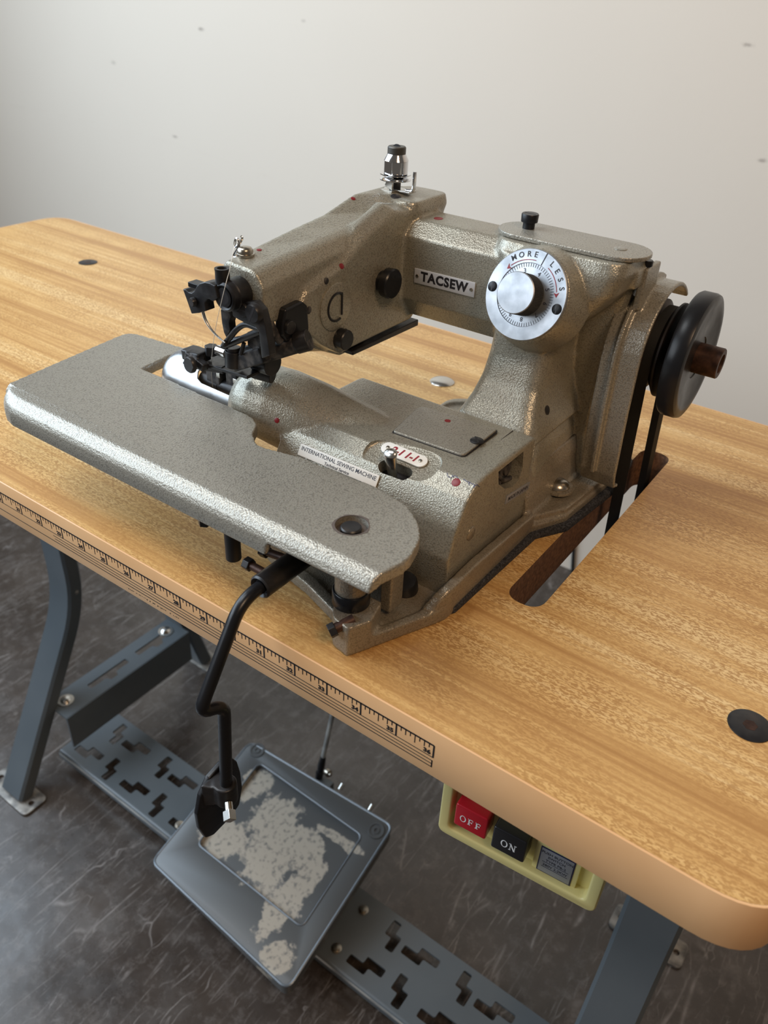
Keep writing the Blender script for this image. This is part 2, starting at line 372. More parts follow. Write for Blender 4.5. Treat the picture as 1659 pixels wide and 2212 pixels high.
def side(x0, x1, inner, fx):
    fr = obj('leg_frame', legprofile(x0, x1, bend([(.263, -TT-.0005), (.263, -.505), (.097, -TZ+.005)]), .026), M_STAND, table, 30)
    obj('rear_leg', legprofile(x0, x1, bend([(.432, -TT-.0005), (.432, -.56), (.503, -TZ+.005)]), .026), M_STAND, fr, 30)
    obj('top_rail', box(nb(), x0, x1, .05, .46, -TT-.005, -TT-.0002), M_STAND, fr, 30, .001)
    for y in (.098, .505): obj('foot_plate', footplate(fx, y), M_FOOT, fr, label='bare steel foot plate with bolt holes')
    a, b = inner
    m_ = (a+b)/2
    slots = [rnd([(m_-.006, y), (m_+.006, y), (m_+.006, y+.030), (m_+.015, y+.034), (m_+.015, y+.048), (m_+.006, y+.052), (m_+.006, y+.080), (m_-.006, y+.080)], .0035) for y in (.245, .345)]
    bm = sheet([(a, .180), (b, .180), (b, .440), (a, .440)], slots, .003, 0, 1, Matrix.Translation((0, 0, -.6735)))
    xs = b if fx < .5 else a
    box(bm, xs-.0015, xs+.0015, .180, .440, -.740, -.6725)
    obj('tie_bar', bm, M_STAND, fr, 30)
    for y in (.203, .415):
        bx = (a+b)/2-.004
        bb = lathe(nb(), (bx, y, -.672), (0,0,1), [(.013, 0), (.013, .0018), (.0085, .002), (.0085, .004), (.006, .0062), (0, .0066)], 24)
        obj('bolt', bb, M_STEEL, fr, 40, label='bright zinc bolt and washer')
obj('frame_rivet', lathe(nb(), U(165, 1279, x=.1285), (1,0,0), [(.0035, 0), (.0035, .001), (0, .0016)], 14), M_STEEL, table, 60)
side(.076, .129, (.104, .160), .098)
side(1.013, 1.069, (1.016, 1.064), 1.040)
# treadle bar with Z-shaped anti-slip cut-outs
def zhole(cx, cy, kind):
    a = [(-.026,-.0125), (.005,-.0125), (.005,-.0015), (.026,-.0015), (.026,.0115), (-.005,.0115), (-.005,.0005), (-.026,.0005)]
    if kind: a = [(-y*1.0, x*.80) for x, y in a]
    return rnd([(cx+x, cy+y) for x, y in a], .0028, 3)
holes = []
for px0 in (.164, .279, .396, .512, .750, .866, .980):
    holes.append(zhole(px0, .2605, 1)); holes.append(zhole(px0+.047, .2605, 0))
    holes.append(zhole(px0-.006, .2055, 0)); holes.append(zhole(px0+.049, .2055, 1))
holes = [h for h in holes if all(.12 < p[0] < 1.012 for p in h)]
bm = sheet([(.114, .181), (1.016, .181), (1.016, .290), (.114, .290)], holes, .003, 0, 1, Matrix.Translation((0, 0, -.7815)))
tb = [(.181-.005*math.sin(a), -.785+.005*math.cos(a)) for a in [math.pi/2*i/5 for i in range(6)]]
ring = [(y, z) for y, z in tb] + [(.176, -.796), (.179, -.796), (.179, -.785), (.181, -.783)]
loft(bm, [[(.114, y, z) for y, z in ring], [(1.016, y, z) for y, z in ring]])
box(bm, .114, 1.016, .287, .290, -.798, -.783)
tbar = obj('treadle_bar', bm, M_STAND, table, 30)
M_SHEENSTEEL = mat('steel_with_painted_sheen', (.36, .37, .36), .36, .7); _t = NT(M_SHEENSTEEL); _t.col(_t.ramp(_t.noise(25, detail=5), [(.30, (.22,.23,.24)), (.55, (.66,.67,.65))]))  # pale mottle puts the window's reflection into the steel colour
obj('rolled_front_edge', tube(nb(), [(.116, .1805, -.7860), (1.014, .1805, -.7860)], .0052, 14), M_SHEENSTEEL, tbar, 50, label='rolled edge with window sheen painted into its pale steel')
# ---------------------------------------------------------------- foot pedal
def UP(u, v, o, n):
    d = RX*((u-PW/2)/FPX) + DN*((v-PH/2)/FPX) + FW; n = Vector(n)
    return CAM + d*(n.dot(Vector(o)-CAM)/n.dot(d))
pTL, pTR, pBL, pBR = U(541, 1602, z=-.69), U(850, 1785, z=-.69), U(328, 1862, z=-.745), U(622, 2140, z=-.745)
pc = (pTL+pTR+pBL+pBR)/4
PM = axes(pc, (pBR-pBL)+(pTR-pTL), (pTL-pBL)+(pTR-pBR)); PI_ = PM.inverted(); pn = PM.to_3x3() @ Vector((0,0,1))
def L2(u, v):
    q = PI_ @ UP(u, v, pc, pn); return (q.x, q.y)
pedal = thing('foot_pedal', 'worn grey metal foot pedal with bare patches, tilted on the treadle bar', 'pedal', pc)
PW_ = [(*L2(545, 1700), .040, .036), (*L2(585, 1770), .066, .056), (*L2(490, 1805), .052, .036), (*L2(570, 1860), .060, .045), (*L2(650, 1825), .050, .050), (*L2(720, 1806), .060, .010), (*L2(640, 1925), .032, .080), (*L2(606, 2068), .030, .026)]
M_PEDAL = pedalm(PW_)
pout = rnd([L2(328, 1862), L2(622, 2140), L2(850, 1785), L2(541, 1602)], .013, 6)
rec = rnd([L2(427, 1824), L2(653, 2005), L2(783, 1806), L2(560, 1648)], .010, 6)
bm = sheet(pout, [rec], .0025, .0009, 2, PM)
add(bm, sheet(rec, [], .002, 0, 1, PM @ Matrix.Translation((0, 0, -.0055))))
def grow(poly, d):
    c = Vector((sum(p[0] for p in poly)/len(poly), sum(p[1] for p in poly)/len(poly)))
    return [tuple(c + (Vector(p)-c)*(1 + d/(Vector(p)-c).length)) for p in poly]
A = [PM @ Vector((p[0], p[1], .0012)) for p in rec]; B = [PM @ Vector((p[0], p[1], -.0065)) for p in grow(rec, -.003)]
a = [bm.verts.new(p) for p in A]; b = [bm.verts.new(p) for p in B]
for i in range(len(a)): bm.faces.new((a[i], a[(i+1) % len(a)], b[(i+1) % len(a)], b[i]))
# turned-down skirt
sk = [PM @ Vector((p[0], p[1], -.0005)) for p in pout]; sk2 = [PM @ Vector((p[0], p[1], -.0005)) - Vector((0, 0, .020 if p[1] > 0 or p[0] > .05 else .006)) for p in pout]
a = [bm.verts.new(p) for p in sk]; b = [bm.verts.new(p) for p in sk2]
for i in range(len(a)): bm.faces.new((a[i], a[(i+1) % len(a)], b[(i+1) % len(a)], b[i]))
bmesh.ops.recalc_face_normals(bm, faces=bm.faces)
plate = obj('pedal_plate', bm, M_PEDAL, pedal, 30)
M_BEAD = mat('pale_pedal_edge', (.13, .15, .17), .32, .5)  # slightly paler and shinier than the pedal enamel
bm = tube(nb(), [PM @ Vector((p[0], p[1], .0012)) for p in rec+rec[:1]], .0013, 8)
obj('pressed_bead', bm, M_BEAD, plate, label='shiny bead round the sunk panel')
bm = tube(nb(), [PM @ Vector((p[0], p[1], -.0002)) for p in grow(pout, -.0006)+grow(pout, -.0006)[:1]], .0022, 8)
obj('rolled_edge', bm, M_BEAD, plate, label='shiny rolled edge')
for u, v in ((556, 1622), (813, 1795)):
    x, y = L2(u, v); o = PM @ Vector((x, y, .0011))
    obj('embossed_ring', lathe(nb(), o, pn, [(.0125, 0), (.012, .0016), (.0095, .0016), (.0085, .0004), (.0055, .0004), (.005, .0014), (.003, .0014), (.0025, -.0005), (0, -.0006)], 28), M_PEDAL, plate)
for x in (-.10, .095):
    q = PM @ Vector((x, -.008, -.002)); bm = box(nb(), q.x-.002, q.x+.002, .205, .268, -.7795, q.z-.006)
    obj('hinge_bracket', bm, M_STAND, pedal, bevel=.0006)
for u, v in ((785, 1965), (727, 2048), (388, 1782)):
    q = U(u, v, z=-.779)
    obj('bracket_bolt', lathe(nb(), (q.x, q.y, -.7799), (0,0,1), [(.0075, 0), (.0075, .0012), (.0055, .0014), (.0052, .0045), (0, .005)], 16), M_NICKEL, pedal, 40)
for u, v in ((737, 1698), (801, 1743)):
    q = UP(u, v, pc + pn*.0035, pn)
    obj('edge_bolt', cyl(nb(), q+Vector((0, -.004, -.004)), q+Vector((0, .004, .001)), .0035, n=12), M_STEEL, pedal)
j = U(691, 1668, y=.372); k = U(718, 1545, y=.380); d = (k-j).normalized(); e = j + d*((-TT-.002-j.z)/d.z)
rod = obj('pitman_rod', cyl(nb(), j+d*.03, e, .0038, n=14), M_SHEENSTEEL, pedal)
obj('rod_end', tube(nb(), [j-d*.016, j, j+d*.004, j+d*.014, j+d*.04], [.0055, .0065, .0045, .0062, .0045], 12), M_BLKM, rod)
bm = box(nb(), j.x-.004, j.x+.024, .343, .378, j.z-.030, j.z-.012); obj('rod_lever', bm, M_STAND, rod, bevel=.001)
q = U(712, 1672, y=.366); obj('lever_bolt', lathe(nb(), q+Vector((-.006,0,0)), (1,-.2,.2), [(.006, 0), (.006, .006), (.003, .0065), (.003, .010), (0, .010)], 14), M_NICKEL, rod)
# ---------------------------------------------------------------- switch box
sBL, sBR = U(944, 1792, z=-.126), U(1282, 1976, z=-.126)
sx = (sBR-sBL); SW = sx.length; sx.normalize(); SM = axes(sBL, sx, (0, 0, 1)); sn = SM.to_3x3() @ Vector((0, 0, 1)); SI = SM.inverted()
SH = -TT-.0005+.126
def F(u, v, d=0.0):
    q = SI @ UP(u, v, sBL+sn*d, sn); return q.x, q.y
sw = thing('push_button_switch', 'cream plastic switch box with red and black buttons under the table edge', 'switch', sBL + sx*SW/2 - Vector((0,0,0)))
so = rnd([(0, 0), (SW, 0), (SW, SH), (0, SH)], .006, 5); si = rnd([(.0075, .0075), (SW-.0075, .0075), (SW-.0075, SH-.007), (.0075, SH-.007)], .004, 4)
bm = sheet(so, [si], .014, .0015, 2, SM @ Matrix.Translation((0, 0, -.007)))
add(bm, sheet(so, [], .040, .001, 1, SM @ Matrix.Translation((0, 0, -.031))))
bv = sheet(grow(si, .0005), [], .002, 0, 1, SM @ Matrix.Translation((0, 0, -.0095))); add(bm, bv)
hs = obj('housing', bm, M_CREAM, sw, 30)
RD = -.0085
def button(u, v, m, name, cx=.0222, cy=.0205):
    x, y = F(u, v, .0035); bb = sheet(rnd([(x-cx/2, y-cy/2), (x+cx/2, y-cy/2), (x+cx/2, y+cy/2), (x-cx/2, y+cy/2)], .0016, 3), [], .0125, .0010, 2, SM @ Matrix.Translation((0, 0, -.0030)))
    return obj(name, bb, m, sw, 40), x, y
def serif(word, x, y, h, z):
    """roman capitals from strokes"""
    bm = nb(); T = SM @ Matrix.Translation((x, y, z)); w = h*.82; pos = -(len(word)-1)*w*1.12/2
    def st(x0, y0, x1, y1, t):
        dx, dy = x1-x0, y1-y0; L = math.hypot(dx, dy) or 1; nx, ny = -dy/L*t/2, dx/L*t/2
        prism(bm, [T @ Vector(p) for p in ((x0+nx, y0+ny, 0), (x0-nx, y0-ny, 0), (x1-nx, y1-ny, 0), (x1+nx, y1+ny, 0))], sn*.00015)
    for ch in word:
        a, b, c, d = pos-w*.38, pos+w*.38, -h/2, h/2; tk, tn = h*.16, h*.07
        if ch == 'O':
            n = 28; o = [(pos+w*.46*math.cos(t), h*.52*math.sin(t)) for t in [2*math.pi*i/n for i in range(n)]]; i_ = [(pos+w*.30*math.cos(t), h*.46*math.sin(t)) for t in [2*math.pi*i/n for i in range(n)]]
            add(bm, sheet(o, [i_], .00015, 0, 1, T @ Matrix.Translation((0, 0, .00008))))
        elif ch == 'F':
            st(a+tk, c, a+tk, d, tk); st(a, d-tn/2, b, d-tn/2, tn); st(a+tk, 0, b-w*.16, 0, tn); st(a-w*.02, c+tn/2, a+tk*2.1, c+tn/2, tn); st(b-tn/2, d, b-tn/2, d-h*.24, tn); st(b-w*.16, h*.12, b-w*.16, -h*.12, tn)
        elif ch == 'N':
            st(a+tn, c, a+tn, d, tn); st(b-tn, c, b-tn, d, tn); st(a+tn*.6, d, b-tn, c, tk); st(a-w*.1, c+tn/2, a+w*.2, c+tn/2, tn); st(b-w*.2, d-tn/2, b+w*.12, d-tn/2, tn); st(a-w*.12, d-tn/2, a+w*.1, d-tn/2, tn)
        pos += w*1.12
    return bm
b1, x, y = button(1016, 1776, M_REDB, 'off_button'); b1['label'] = 'red OFF button'
obj('button_lettering', serif('OFF', x, y-.0008, .0056, .0033), M_WHITE, b1)
b2, x, y = button(1098, 1826, M_BLKB, 'on_button'); b2['label'] = 'black ON button'
obj('button_lettering', serif('ON', x, y-.0008, .0060, .0033), M_WHITE, b2)
x, y = F(1202, 1867, -.006)
def pl(w, h, th, z, r): return sheet(rnd([(x-w/2, y-h/2), (x+w/2, y-h/2), (x+w/2, y+h/2), (x-w/2, y+h/2)], r, 3), [], th, min(.0004, th/3), 1, SM @ Matrix.Translation((0, 0, z)))
obj('nameplate_frame', pl(.0285, .0290, .004, -.0070, .0015), M_CREAM, hs)
obj('nameplate_border', pl(.0222, .0240, .0004, -.0048, .0003), M_NAVY, hs)
npl = obj('nameplate', pl(.0205, .0222, .0004, -.0046, .0003), M_GREYL, sw, label='grey rating plate with navy border')
bm = nb(); T = SM @ Matrix.Translation((x, y, -.00435))
for s_, yy in (('PUSH BUTTON', .0078), ('SWITCH', .0044), ('TYPE PB-2', .0008), ('380V 2.2KW', -.0038)):
    add(bm, text(s_, .0030, T @ Matrix.Translation((0, yy, 0)), .00005, 0, 1.0, .00004))
for yy in (-.0012, -.0060): 
    for f in (0,): prism(bm, [T @ Vector(p) for p in ((-.0085, yy, 0), (.0085, yy, 0), (.0085, yy+.0003, 0), (-.0085, yy+.0003, 0))], sn*.0001)
M_DKTXT = mat('dark_lettering', (.03, .032, .05), .5)
obj('plate_lettering', bm, M_DKTXT, npl)
# ---------------------------------------------------------------- drive belt and the cord on the wall behind
SHY, SHZ = .302, .1255
belt = nb(); N = 96; rings = []; top_c, bot_c, r1, r2 = Vector((0, SHY, SHZ)), Vector((0, .343, -.17)), .0280, .033
pts = []
dvec = bot_c-top_c; L = dvec.length; u_ = dvec/L; nrm = Vector((0, u_.z, -u_.y)); ph = math.asin((r2-r1)/L)
def cpt(c, r, a): return c + (nrm*math.cos(a) + u_*math.sin(a))*r
for i in range(25): pts.append(cpt(top_c, r1, -ph - math.pi*i/24*1.0 + 0))
for i in range(25): pts.append(cpt(bot_c, r2, math.pi + ph*0 - math.pi*i/24))
BX = .9020
for i, p in enumerate(pts):
    a, b = pts[i-1], pts[(i+1) % len(pts)]; t = (b-a).normalized(); n = Vector((0, t.z, -t.y))
    if n.dot(p - (top_c if i < 25 else bot_c)) < 0: n = -n
    rings.append([Vector((BX-.0045, 0, 0))+p+n*.0025, Vector((BX+.0045, 0, 0))+p+n*.0025, Vector((BX+.0028, 0, 0))+p-n*.0035, Vector((BX-.0028, 0, 0))+p-n*.0035])
R = [[belt.verts.new(q) for q in r] for r in rings]
for a, b in zip(R, R[1:]+R[:1]):
    for i in range(4): belt.faces.new((a[i], a[(i+1) % 4], b[(i+1) % 4], b[i]))
bmesh.ops.recalc_face_normals(belt, faces=belt.faces)
o = obj('drive_belt', belt, M_BELT); o['label'] = 'black rubber drive belt running from the pulley down through the table slot'; o['category'] = 'belt'
a, b = U(1241, 1150, y=WALLY-.006), U(1237, 1226, y=WALLY-.006)
dd = (b-a).normalized()
o = obj('power_cord', tube(nb(), [a-dd*.15, a, b, b+Vector((.004,-.004,-.012)), Vector((b.x+.01, b.y-.02, -TZ+.004))], .004, 10), M_RUB)
o['label'] = 'thin dark cord hanging on the wall, glimpsed through the table slot'; o['category'] = 'cord'
# ---------------------------------------------------------------- the blind stitch machine
from mathutils.bvhtree import BVHTree
mach = thing('blindstitch_machine', 'hammered greige blindstitch sewing machine with cloth plate, dial and black handwheel', 'sewing machine', (.80, .20, 0))
_bvh = {}
def hit(u, v, *objs):
    """where the line of sight through pixel (u, v) meets the surface of a part"""
    d = (RX*((u-PW/2)/FPX) + DN*((v-PH/2)/FPX) + FW).normalized(); best = None
    for o in objs:
        if o.name not in _bvh:
            off = org(o.parent); _bvh[o.name] = BVHTree.FromPolygons([v_.co+off for v_ in o.data.vertices], [p.vertices for p in o.data.polygons])
        r = _bvh[o.name].ray_cast(CAM, d)
        if r[0] is not None and (best is None or r[3] < best[2]): best = (r[0], r[1], r[3])
    if best is None: print('MISS', u, v, [o.name for o in objs]); return U(u, v, z=.08), Vector((0, 0, 1))
    return best[0], best[1]
def sec(pts, x0, x1): return prism(nb(), [(x0, y, z) for y, z in pts], (x1-x0, 0, 0))
# felt and base
BO = [(.829,.0175),(.8415,.0150),(.8700,.079),(.8705,.196),(.8850,.226),(.8905,.300),(.884,.345),(.735,.358),(.712,.340),(.705,.10),(.722,.062),(.757,.050),(.785,.044),(.815,.034)]
fo = [(.850,.056),(.8715,.090),(.8750,.198),(.8890,.222),(.8965,.298),(.890,.352),(.74,.362),(.715,.345),(.715,.11),(.80,.06)]
obj('felt_pad', sheet(rnd(fo, .006, 4), [], .0060, .0012, 2, Matrix.Translation((0, 0, .0031))), M_FELT, mach, label='dark fuzzy felt pad')
bo = rnd(BO, [.001,.002,.012,.01,.012,.01,.02,.02,.02,.03,.02,.02,.02,.004], 6)
bi = rnd(grow(BO, -.0085), [.004,.006,.014,.01,.012,.01,.02,.02,.02,.03,.02,.02,.02,.006], 6)
P = [sheet(bo, [bi], .0105, 0, 1, Matrix.Translation((0, 0, .0003+.00525))), sheet(bo, [], .0074, 0, 1, Matrix.Translation((0, 0, .0040)))]
P.append(loft(nb(), [[(x, y, .001), (x-.008, y, .001), (x-.007, y, zt_), (x, y, zt_)] for x, y, zt_ in ((.8645,.071,.012),(.8680,.0755,.020),(.8705,.084,.0245),(.8705,.12,.025),(.8705,.20,.020))]))
P.append(prism(nb(), [(x, y, .0003) for x, y in ((.8245,.0215),(.829,.0172),(.8415,.0150),(.8480,.029),(.8430,.047),(.824,.048),(.817,.036))], (0, 0, .0232)))
P.append(prism(nb(), [(x, y, .0003) for x, y in ((.79,.20),(.868,.20),(.8835,.228),(.889,.300),(.883,.342),(.79,.345))], (0, 0, .0165)))
P.append(loft(nb(), [[(.80,.195,z),(x1,.195,z),(x2,.345,z),(.80,.345,z)] for z, x1, x2 in ((.01,.868,.872),(.030,.864,.866),(.05,.858,.863))]))
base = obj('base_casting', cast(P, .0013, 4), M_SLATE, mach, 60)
# bed: the lower arm with its tapering nose
PROF = [(.198,.006),(.198,.0815),(.130,.0832),(.118,.0818),(.107,.0742),(.0965,.057),(.0905,.038),(.0925,.006)]
P = [sec(PROF, .712, .862)]
def ringx(x, cy, cz, r, n=28, sy=1.0, sz=1.0): return [(x, cy+sy*r*math.cos(t), cz+sz*r*math.sin(t)) for t in [2*math.pi*i/n for i in range(n)]]
P.append(loft(nb(), [ringx(x, cy, cz, r) for x, cy, cz, r in ((.6600,.125,.074,.0210),(.6670,.1255,.0755,.0245),(.678,.127,.0760,.0275),(.694,.130,.0740,.0290),(.718,.135,.0690,.0292),(.75,.142,.061,.0280),(.79,.150,.050,.0285),(.82,.155,.044,.028))]))
win = [U(u, v, x=.862) for u, v in ((1077,1019),(1131,975),(1129,1010),(1121,1036),(1107,1051),(1090,1056),(1077,1046))]
cutw = prism(nb(), [(.845, p.y, p.z) for p in win], (.03, 0, 0))
PB = [p.copy() for p in P]
bed0 = obj('bed_arm', cast(P, .0012, 5), M_HAM, mach, 60)
g = [hit(u, v, bed0) for u, v in ((800,985),(860,1020),(930,1000),(870,960))]
bpy.data.objects.remove(bed0); _bvh.clear()
sn_ = sum((n for p, n in g), Vector()).normalized(); sc_ = sum((p for p, n in g), Vector())/4
TM = axes(sc_, (1, .03, 0), sn_.cross(Vector((1, 0, 0)))); tn = TM.to_3x3() @ Vector((0, 0, 1)); TI = TM.inverted()
def T2(u, v): q_ = TI @ UP(u, v, sc_, tn); return q_.x, q_.y
def stad(a, b, r, n=10):
    a, b = Vector(a), Vector(b); d_ = (b-a).normalized(); ang = math.atan2(d_.y, d_.x)
    return [tuple(b+Vector((math.cos(ang-math.pi/2+math.pi*i/n), math.sin(ang-math.pi/2+math.pi*i/n)))*r) for i in range(n+1)] + [tuple(a+Vector((math.cos(ang+math.pi/2+math.pi*i/n), math.sin(ang+math.pi/2+math.pi*i/n)))*r) for i in range(n+1)]
cutd = sheet(stad(T2(826,985), T2(908,1002), .0145), [], .012, .0022, 4, TM @ Matrix.Translation((0, 0, .0046)))
cuts_ = sheet(stad(T2(832,1003), T2(874,1019), .0050), [], .02, 0, 1, TM @ Matrix.Translation((0, 0, -.004)))
bed = obj('bed_arm', cast(PB, .0012, 5, [cutw, cutd, cuts_]), M_HAM, mach, 60)
obj('opening_shade_sheet', box(nb(), .8452, .8456, .135, .195, .045, .082), M_INKSHADE, mach)  # black sheet added to stand in for shade inside the opening
bm = cyl(nb(), (.848,.170,.066), (.8555,.170,.066), .0085); cyl(bm, (.848,.156,.062), (.8575,.156,.062), .006); tube(bm, [(.857,.150,.073),(.857,.165,.060),(.857,.176,.057)], .0018); cyl(bm, (.8555,.170,.066), (.857,.170,.066), .004)
obj('inner_linkage', bm, M_LINT, mach, label='oily dark linkage inside the side opening')
# arm, column and head
def zsec(z, x0, x1, y0, y1, r=.011):
    return [(p[0], p[1], z) for p in rnd([(x0,y0),(x1,y0),(x1,y1),(x0,y1)], r, 4)]
ARM = [(.230,.139),(.230,.1845),(.243,.1945),(.268,.1955),(.283,.187),(.283,.136),(.272,.1225),(.242,.1225)]
P = [sec(ARM, .700, .835)]
P.append(loft(nb(), [zsec(*a) for a in ((.070,.790,.860,.196,.318),(.080,.796,.857,.200,.316),(.090,.7995,.853,.208,.312),(.103,.8015,.850,.217,.308),(.120,.8025,.849,.223,.304),(.145,.803,.850,.227,.300),(.165,.801,.853,.227,.296),(.190,.798,.860,.227,.290))]))
P.append(loft(nb(), [zsec(*a) for a in ((.146,.803,.858,.232,.288,.012),(.160,.799,.872,.229,.290,.014),(.175,.794,.884,.228,.290,.016),(.188,.792,.888,.229,.288,.016),(.1965,.794,.887,.232,.285,.016))]))
P.append(loft(nb(), [zsec(*a) for a in ((.012,.846,.874,.276,.335,.009),(.05,.848,.868,.280,.330,.008),(.10,.848,.872,.274,.324,.008),(.15,.848,.881,.266,.320,.008),(.172,.848,.884,.262,.310,.008))]))
P.append(loft(nb(), [zsec(*a) for a in ((.030,.83,.863,.20,.30,.006),(.058,.83,.858,.208,.296,.006),(.074,.83,.853,.222,.290,.006))]))
P.append(box(nb(), .872, .8895, .254, .286, .176, .1885))
# head beam: profiles in the y-z plane
HB = [U(u, v, x=.714) for u, v in ((558,573),(580,692),(640,700),(700,745),(735,762),(885,692),(880,560))]
hb = [(p.y, p.z) for p in HB]
y0 = hb[0][0]
TY = [y0-.0015, .112, .150, .180, .2145, .2536, .286]
TL_ = [.1900,.1930,.1980,.2012,.2095,.2095,.2045]; TR_ = [.1885,.1910,.1940,.1962,.1995,.2065,.2035]
def beam(x, k, dz, dy=0): return [(x, y+(dy if i == 0 else 0), a*(1-k)+b*k+dz) for i, (y, a, b) in enumerate(zip(TY, TL_, TR_))] + [(x, .286, .135), (x, .245, .125), (x, .150, .125), (x, .118, .150), (x, TY[0]+dy, .158)]
P.append(loft(nb(), [beam(.6830, 0, -.009, .002), beam(.6838, 0, -.004, .0006), beam(.6880, 0, .0004), beam(.7085, 1, .0006), beam(.7130, 1, -.0016), beam(.7180, 1, -.0095, .0003)]))
BB = [U(u, v, x=.7085) for u, v in ((642,705),(648,748),(690,758),(735,769),(800,738),(770,690))]
P.append(prism(nb(), [(.688, p.y, p.z) for p in BB], (.0205, 0, 0)))
RB = [U(u, v, x=.722) for u, v in ((855,456),(800,505),(742,576),(700,607),(668,632),(652,672),(668,722),(700,748),(735,765),(888,690))]
rb = [(p.y, p.z) for p in RB] + [(.270,.135),(.270,.195)]
P.append(sec(rb, .700, .722))
ro = [(y-.0055, z+.0050) for y, z in rb[:3]] + [(rb[3][0]-.006, rb[3][1]+.004), (rb[4][0]-.007, rb[4][1]+.002), (rb[5][0]-.006, rb[5][1])] + rb[6:]
P.append(loft(nb(), [[(.7085, y, z) for y, z in ro], [(.7145, y, z) for y, z in ro], [(.722, y, z) for y, z in rb]]))
P.append(loft(nb(), [zsec(z, .69, x1, .236, .286, .010) for z, x1 in ((.180,.723),(.192,.724),(.199,.7265),(.2060,.7245))]))
# slanted boss under the dial
DT, DS = math.radians(19), math.radians(-4)
dn = Vector((math.sin(DS)*math.cos(DT), -math.cos(DS)*math.cos(DT), math.sin(DT)))
DC = U(1134, 637, y=.210)
P.append(lathe(nb(), DC-dn*.034, dn, [(.036, .006), (.0335, .020), (.0306, .0300), (.0292, .0322)], 48))
armo = obj('arm_casting', cast(P, .0013, 9), M_HAM, mach, 60)
ALL = (armo, bed, base)
# dark strip along the lower edge of the head
a, b = HB[4], HB[5]
bm = prism(nb(), [(.690, a.y+.004, a.z-.0012), (.690, b.y, b.z-.0022), (.690, b.y, b.z+.003), (.690, a.y+.004, a.z+.002)], (.0325, 0, 0))
obj('head_lower_strip', bm, M_BLKM, mach, bevel=.0008)
def disc(u, v, r, m, name, objs=ALL, h=.0004, squash=None):
    p, n = hit(u, v, *objs); return obj(name, lathe(nb(), p-n*.0006, n, [(r, 0), (r, .0006+h*.5), (r*.8, .0006+h), (0, .0006+h)], 20), m, mach, 60)
for u, v, r in ((763,429,.0017),(560,540,.0017),(947,472,.0034),(738,575,.0019),(592,797,.0022),(598,908,.0019),(985,1042,.0029)):
    o = disc(u, v, r, M_RED, 'oil_hole', h=.0003); o['label'] = 'oil hole ringed in red paint'
disc(855, 425, .0042, M_LINT, 'plug_hole')
disc(705, 607, .0022, M_LINT, 'plug_hole'); disc(667, 670, .0026, M_LINT, 'plug_hole'); disc(1182, 886, .0035, M_LINT, 'plug_hole')
# side plug with a G-shaped groove, thumb screws
p, n = hit(724, 662, armo); n = Vector((1, 0, 0))
obj('shaft_plug', lathe(nb(), p-n*.002, n, [(.0165, 0), (.0165, .0028), (.0150, .0034), (.0, .0034)], 40), M_HAM, mach, 60)
obj('retaining_clip', tube(nb(), [p+Vector((.0017, .0095*math.cos(t), .0095*math.sin(t))) for t in [math.radians(k) for k in range(55, 300, 7)]], .0008, 8), M_BLKM, mach)
obj('clip_end', tube(nb(), [p+Vector((.0017, .0052, .0088)), p+Vector((.0017, .0052, -.0066))], .0008, 8), M_BLKM, mach)
p, n = hit(824, 607, armo)
obj('black_screw', lathe(nb(), p-Vector((.002,0,0)), (1,0,0), [(.0075, 0), (.0075, .006), (.0105, .0065), (.0108, .0120), (.0100, .0130), (0, .0130)], 32), M_BLKP, mach, 40, label='black slotted screw on the head')
# ------------------------------------------------ dial
e1 = Vector((0, 0, 1)).cross(dn).normalized(); e1 = -e1 if e1.x < 0 else e1; e2 = dn.cross(e1).normalized(); e2 = -e2 if e2.z < 0 else e2
DM = Matrix(((e1.x, e2.x, dn.x, DC.x), (e1.y, e2.y, dn.y, DC.y), (e1.z, e2.z, dn.z, DC.z), (0, 0, 0, 1)))
def DP(r, deg, h=0): a = math.radians(deg); return DM @ Vector((r*math.sin(a), r*math.cos(a), h))
RO = .0293
dial = obj('stitch_dial', lathe(nb(), DC-dn*.003, dn, [(RO-.0006, 0), (RO, .0006), (RO, .0028), (RO-.0004, .0032), (.0205, .0032), (.0202, .0026), (0, .0026)], 64), M_ALU, mach, 30, label='aluminium stitch depth dial marked MORE and LESS')
def DT_(s, r, deg, size, bold=0, sx=1.0, flip=False, h=.0003):
    q = DP(r, deg, h); a = math.radians(deg); xd = e1*math.cos(a) - e2*math.sin(a); yd = e1*math.sin(a) + e2*math.cos(a)
    if flip: xd, yd = -xd, -yd
    return text(s, size, axes(q, xd, yd), .00008, 0, sx, bold)
bm = nb()
for ch, dg in zip('MORE', (-37, -24.5, -12, -1)): add(bm, DT_(ch, .0256, dg, .0050, .00006))
for ch, dg in zip('LESS', (29, 42, 55, 68)): add(bm, DT_(ch, .0256, dg, .0050, .00006))
def darc(bm, r, a0, a1, w, h=.0003, n=20):
    for i in range(n):
        t0, t1 = a0+(a1-a0)*i/n, a0+(a1-a0)*(i+1)/n
        prism(bm, [DP(r-w, t0, h), DP(r+w, t0, h), DP(r+w, t1, h), DP(r-w, t1, h)], dn*.0001)
def dray(bm, deg, r0, r1, w, h=.0003):
    a = math.degrees(w/((r0+r1)/2)); prism(bm, [DP(r0, deg-a, h), DP(r1, deg-a, h), DP(r1, deg+a, h), DP(r0, deg+a, h)], dn*.0001)
dray(bm, 14, .0206, .0289, .0003)
obj('dial_lettering', bm, M_INKSHADE, dial)
bm = nb(); darc(bm, .0222, -46, 2, .00022); darc(bm, .0222, 28, 72, .00022)
for dg, s in ((-48, -1), (74, 1)):
    prism(bm, [DP(.0222, dg+s*7, .0003), DP(.0241, dg-s*1, .0003), DP(.0222, dg+s*1, .0003), DP(.0203, dg-s*1, .0003)], dn*.0001)
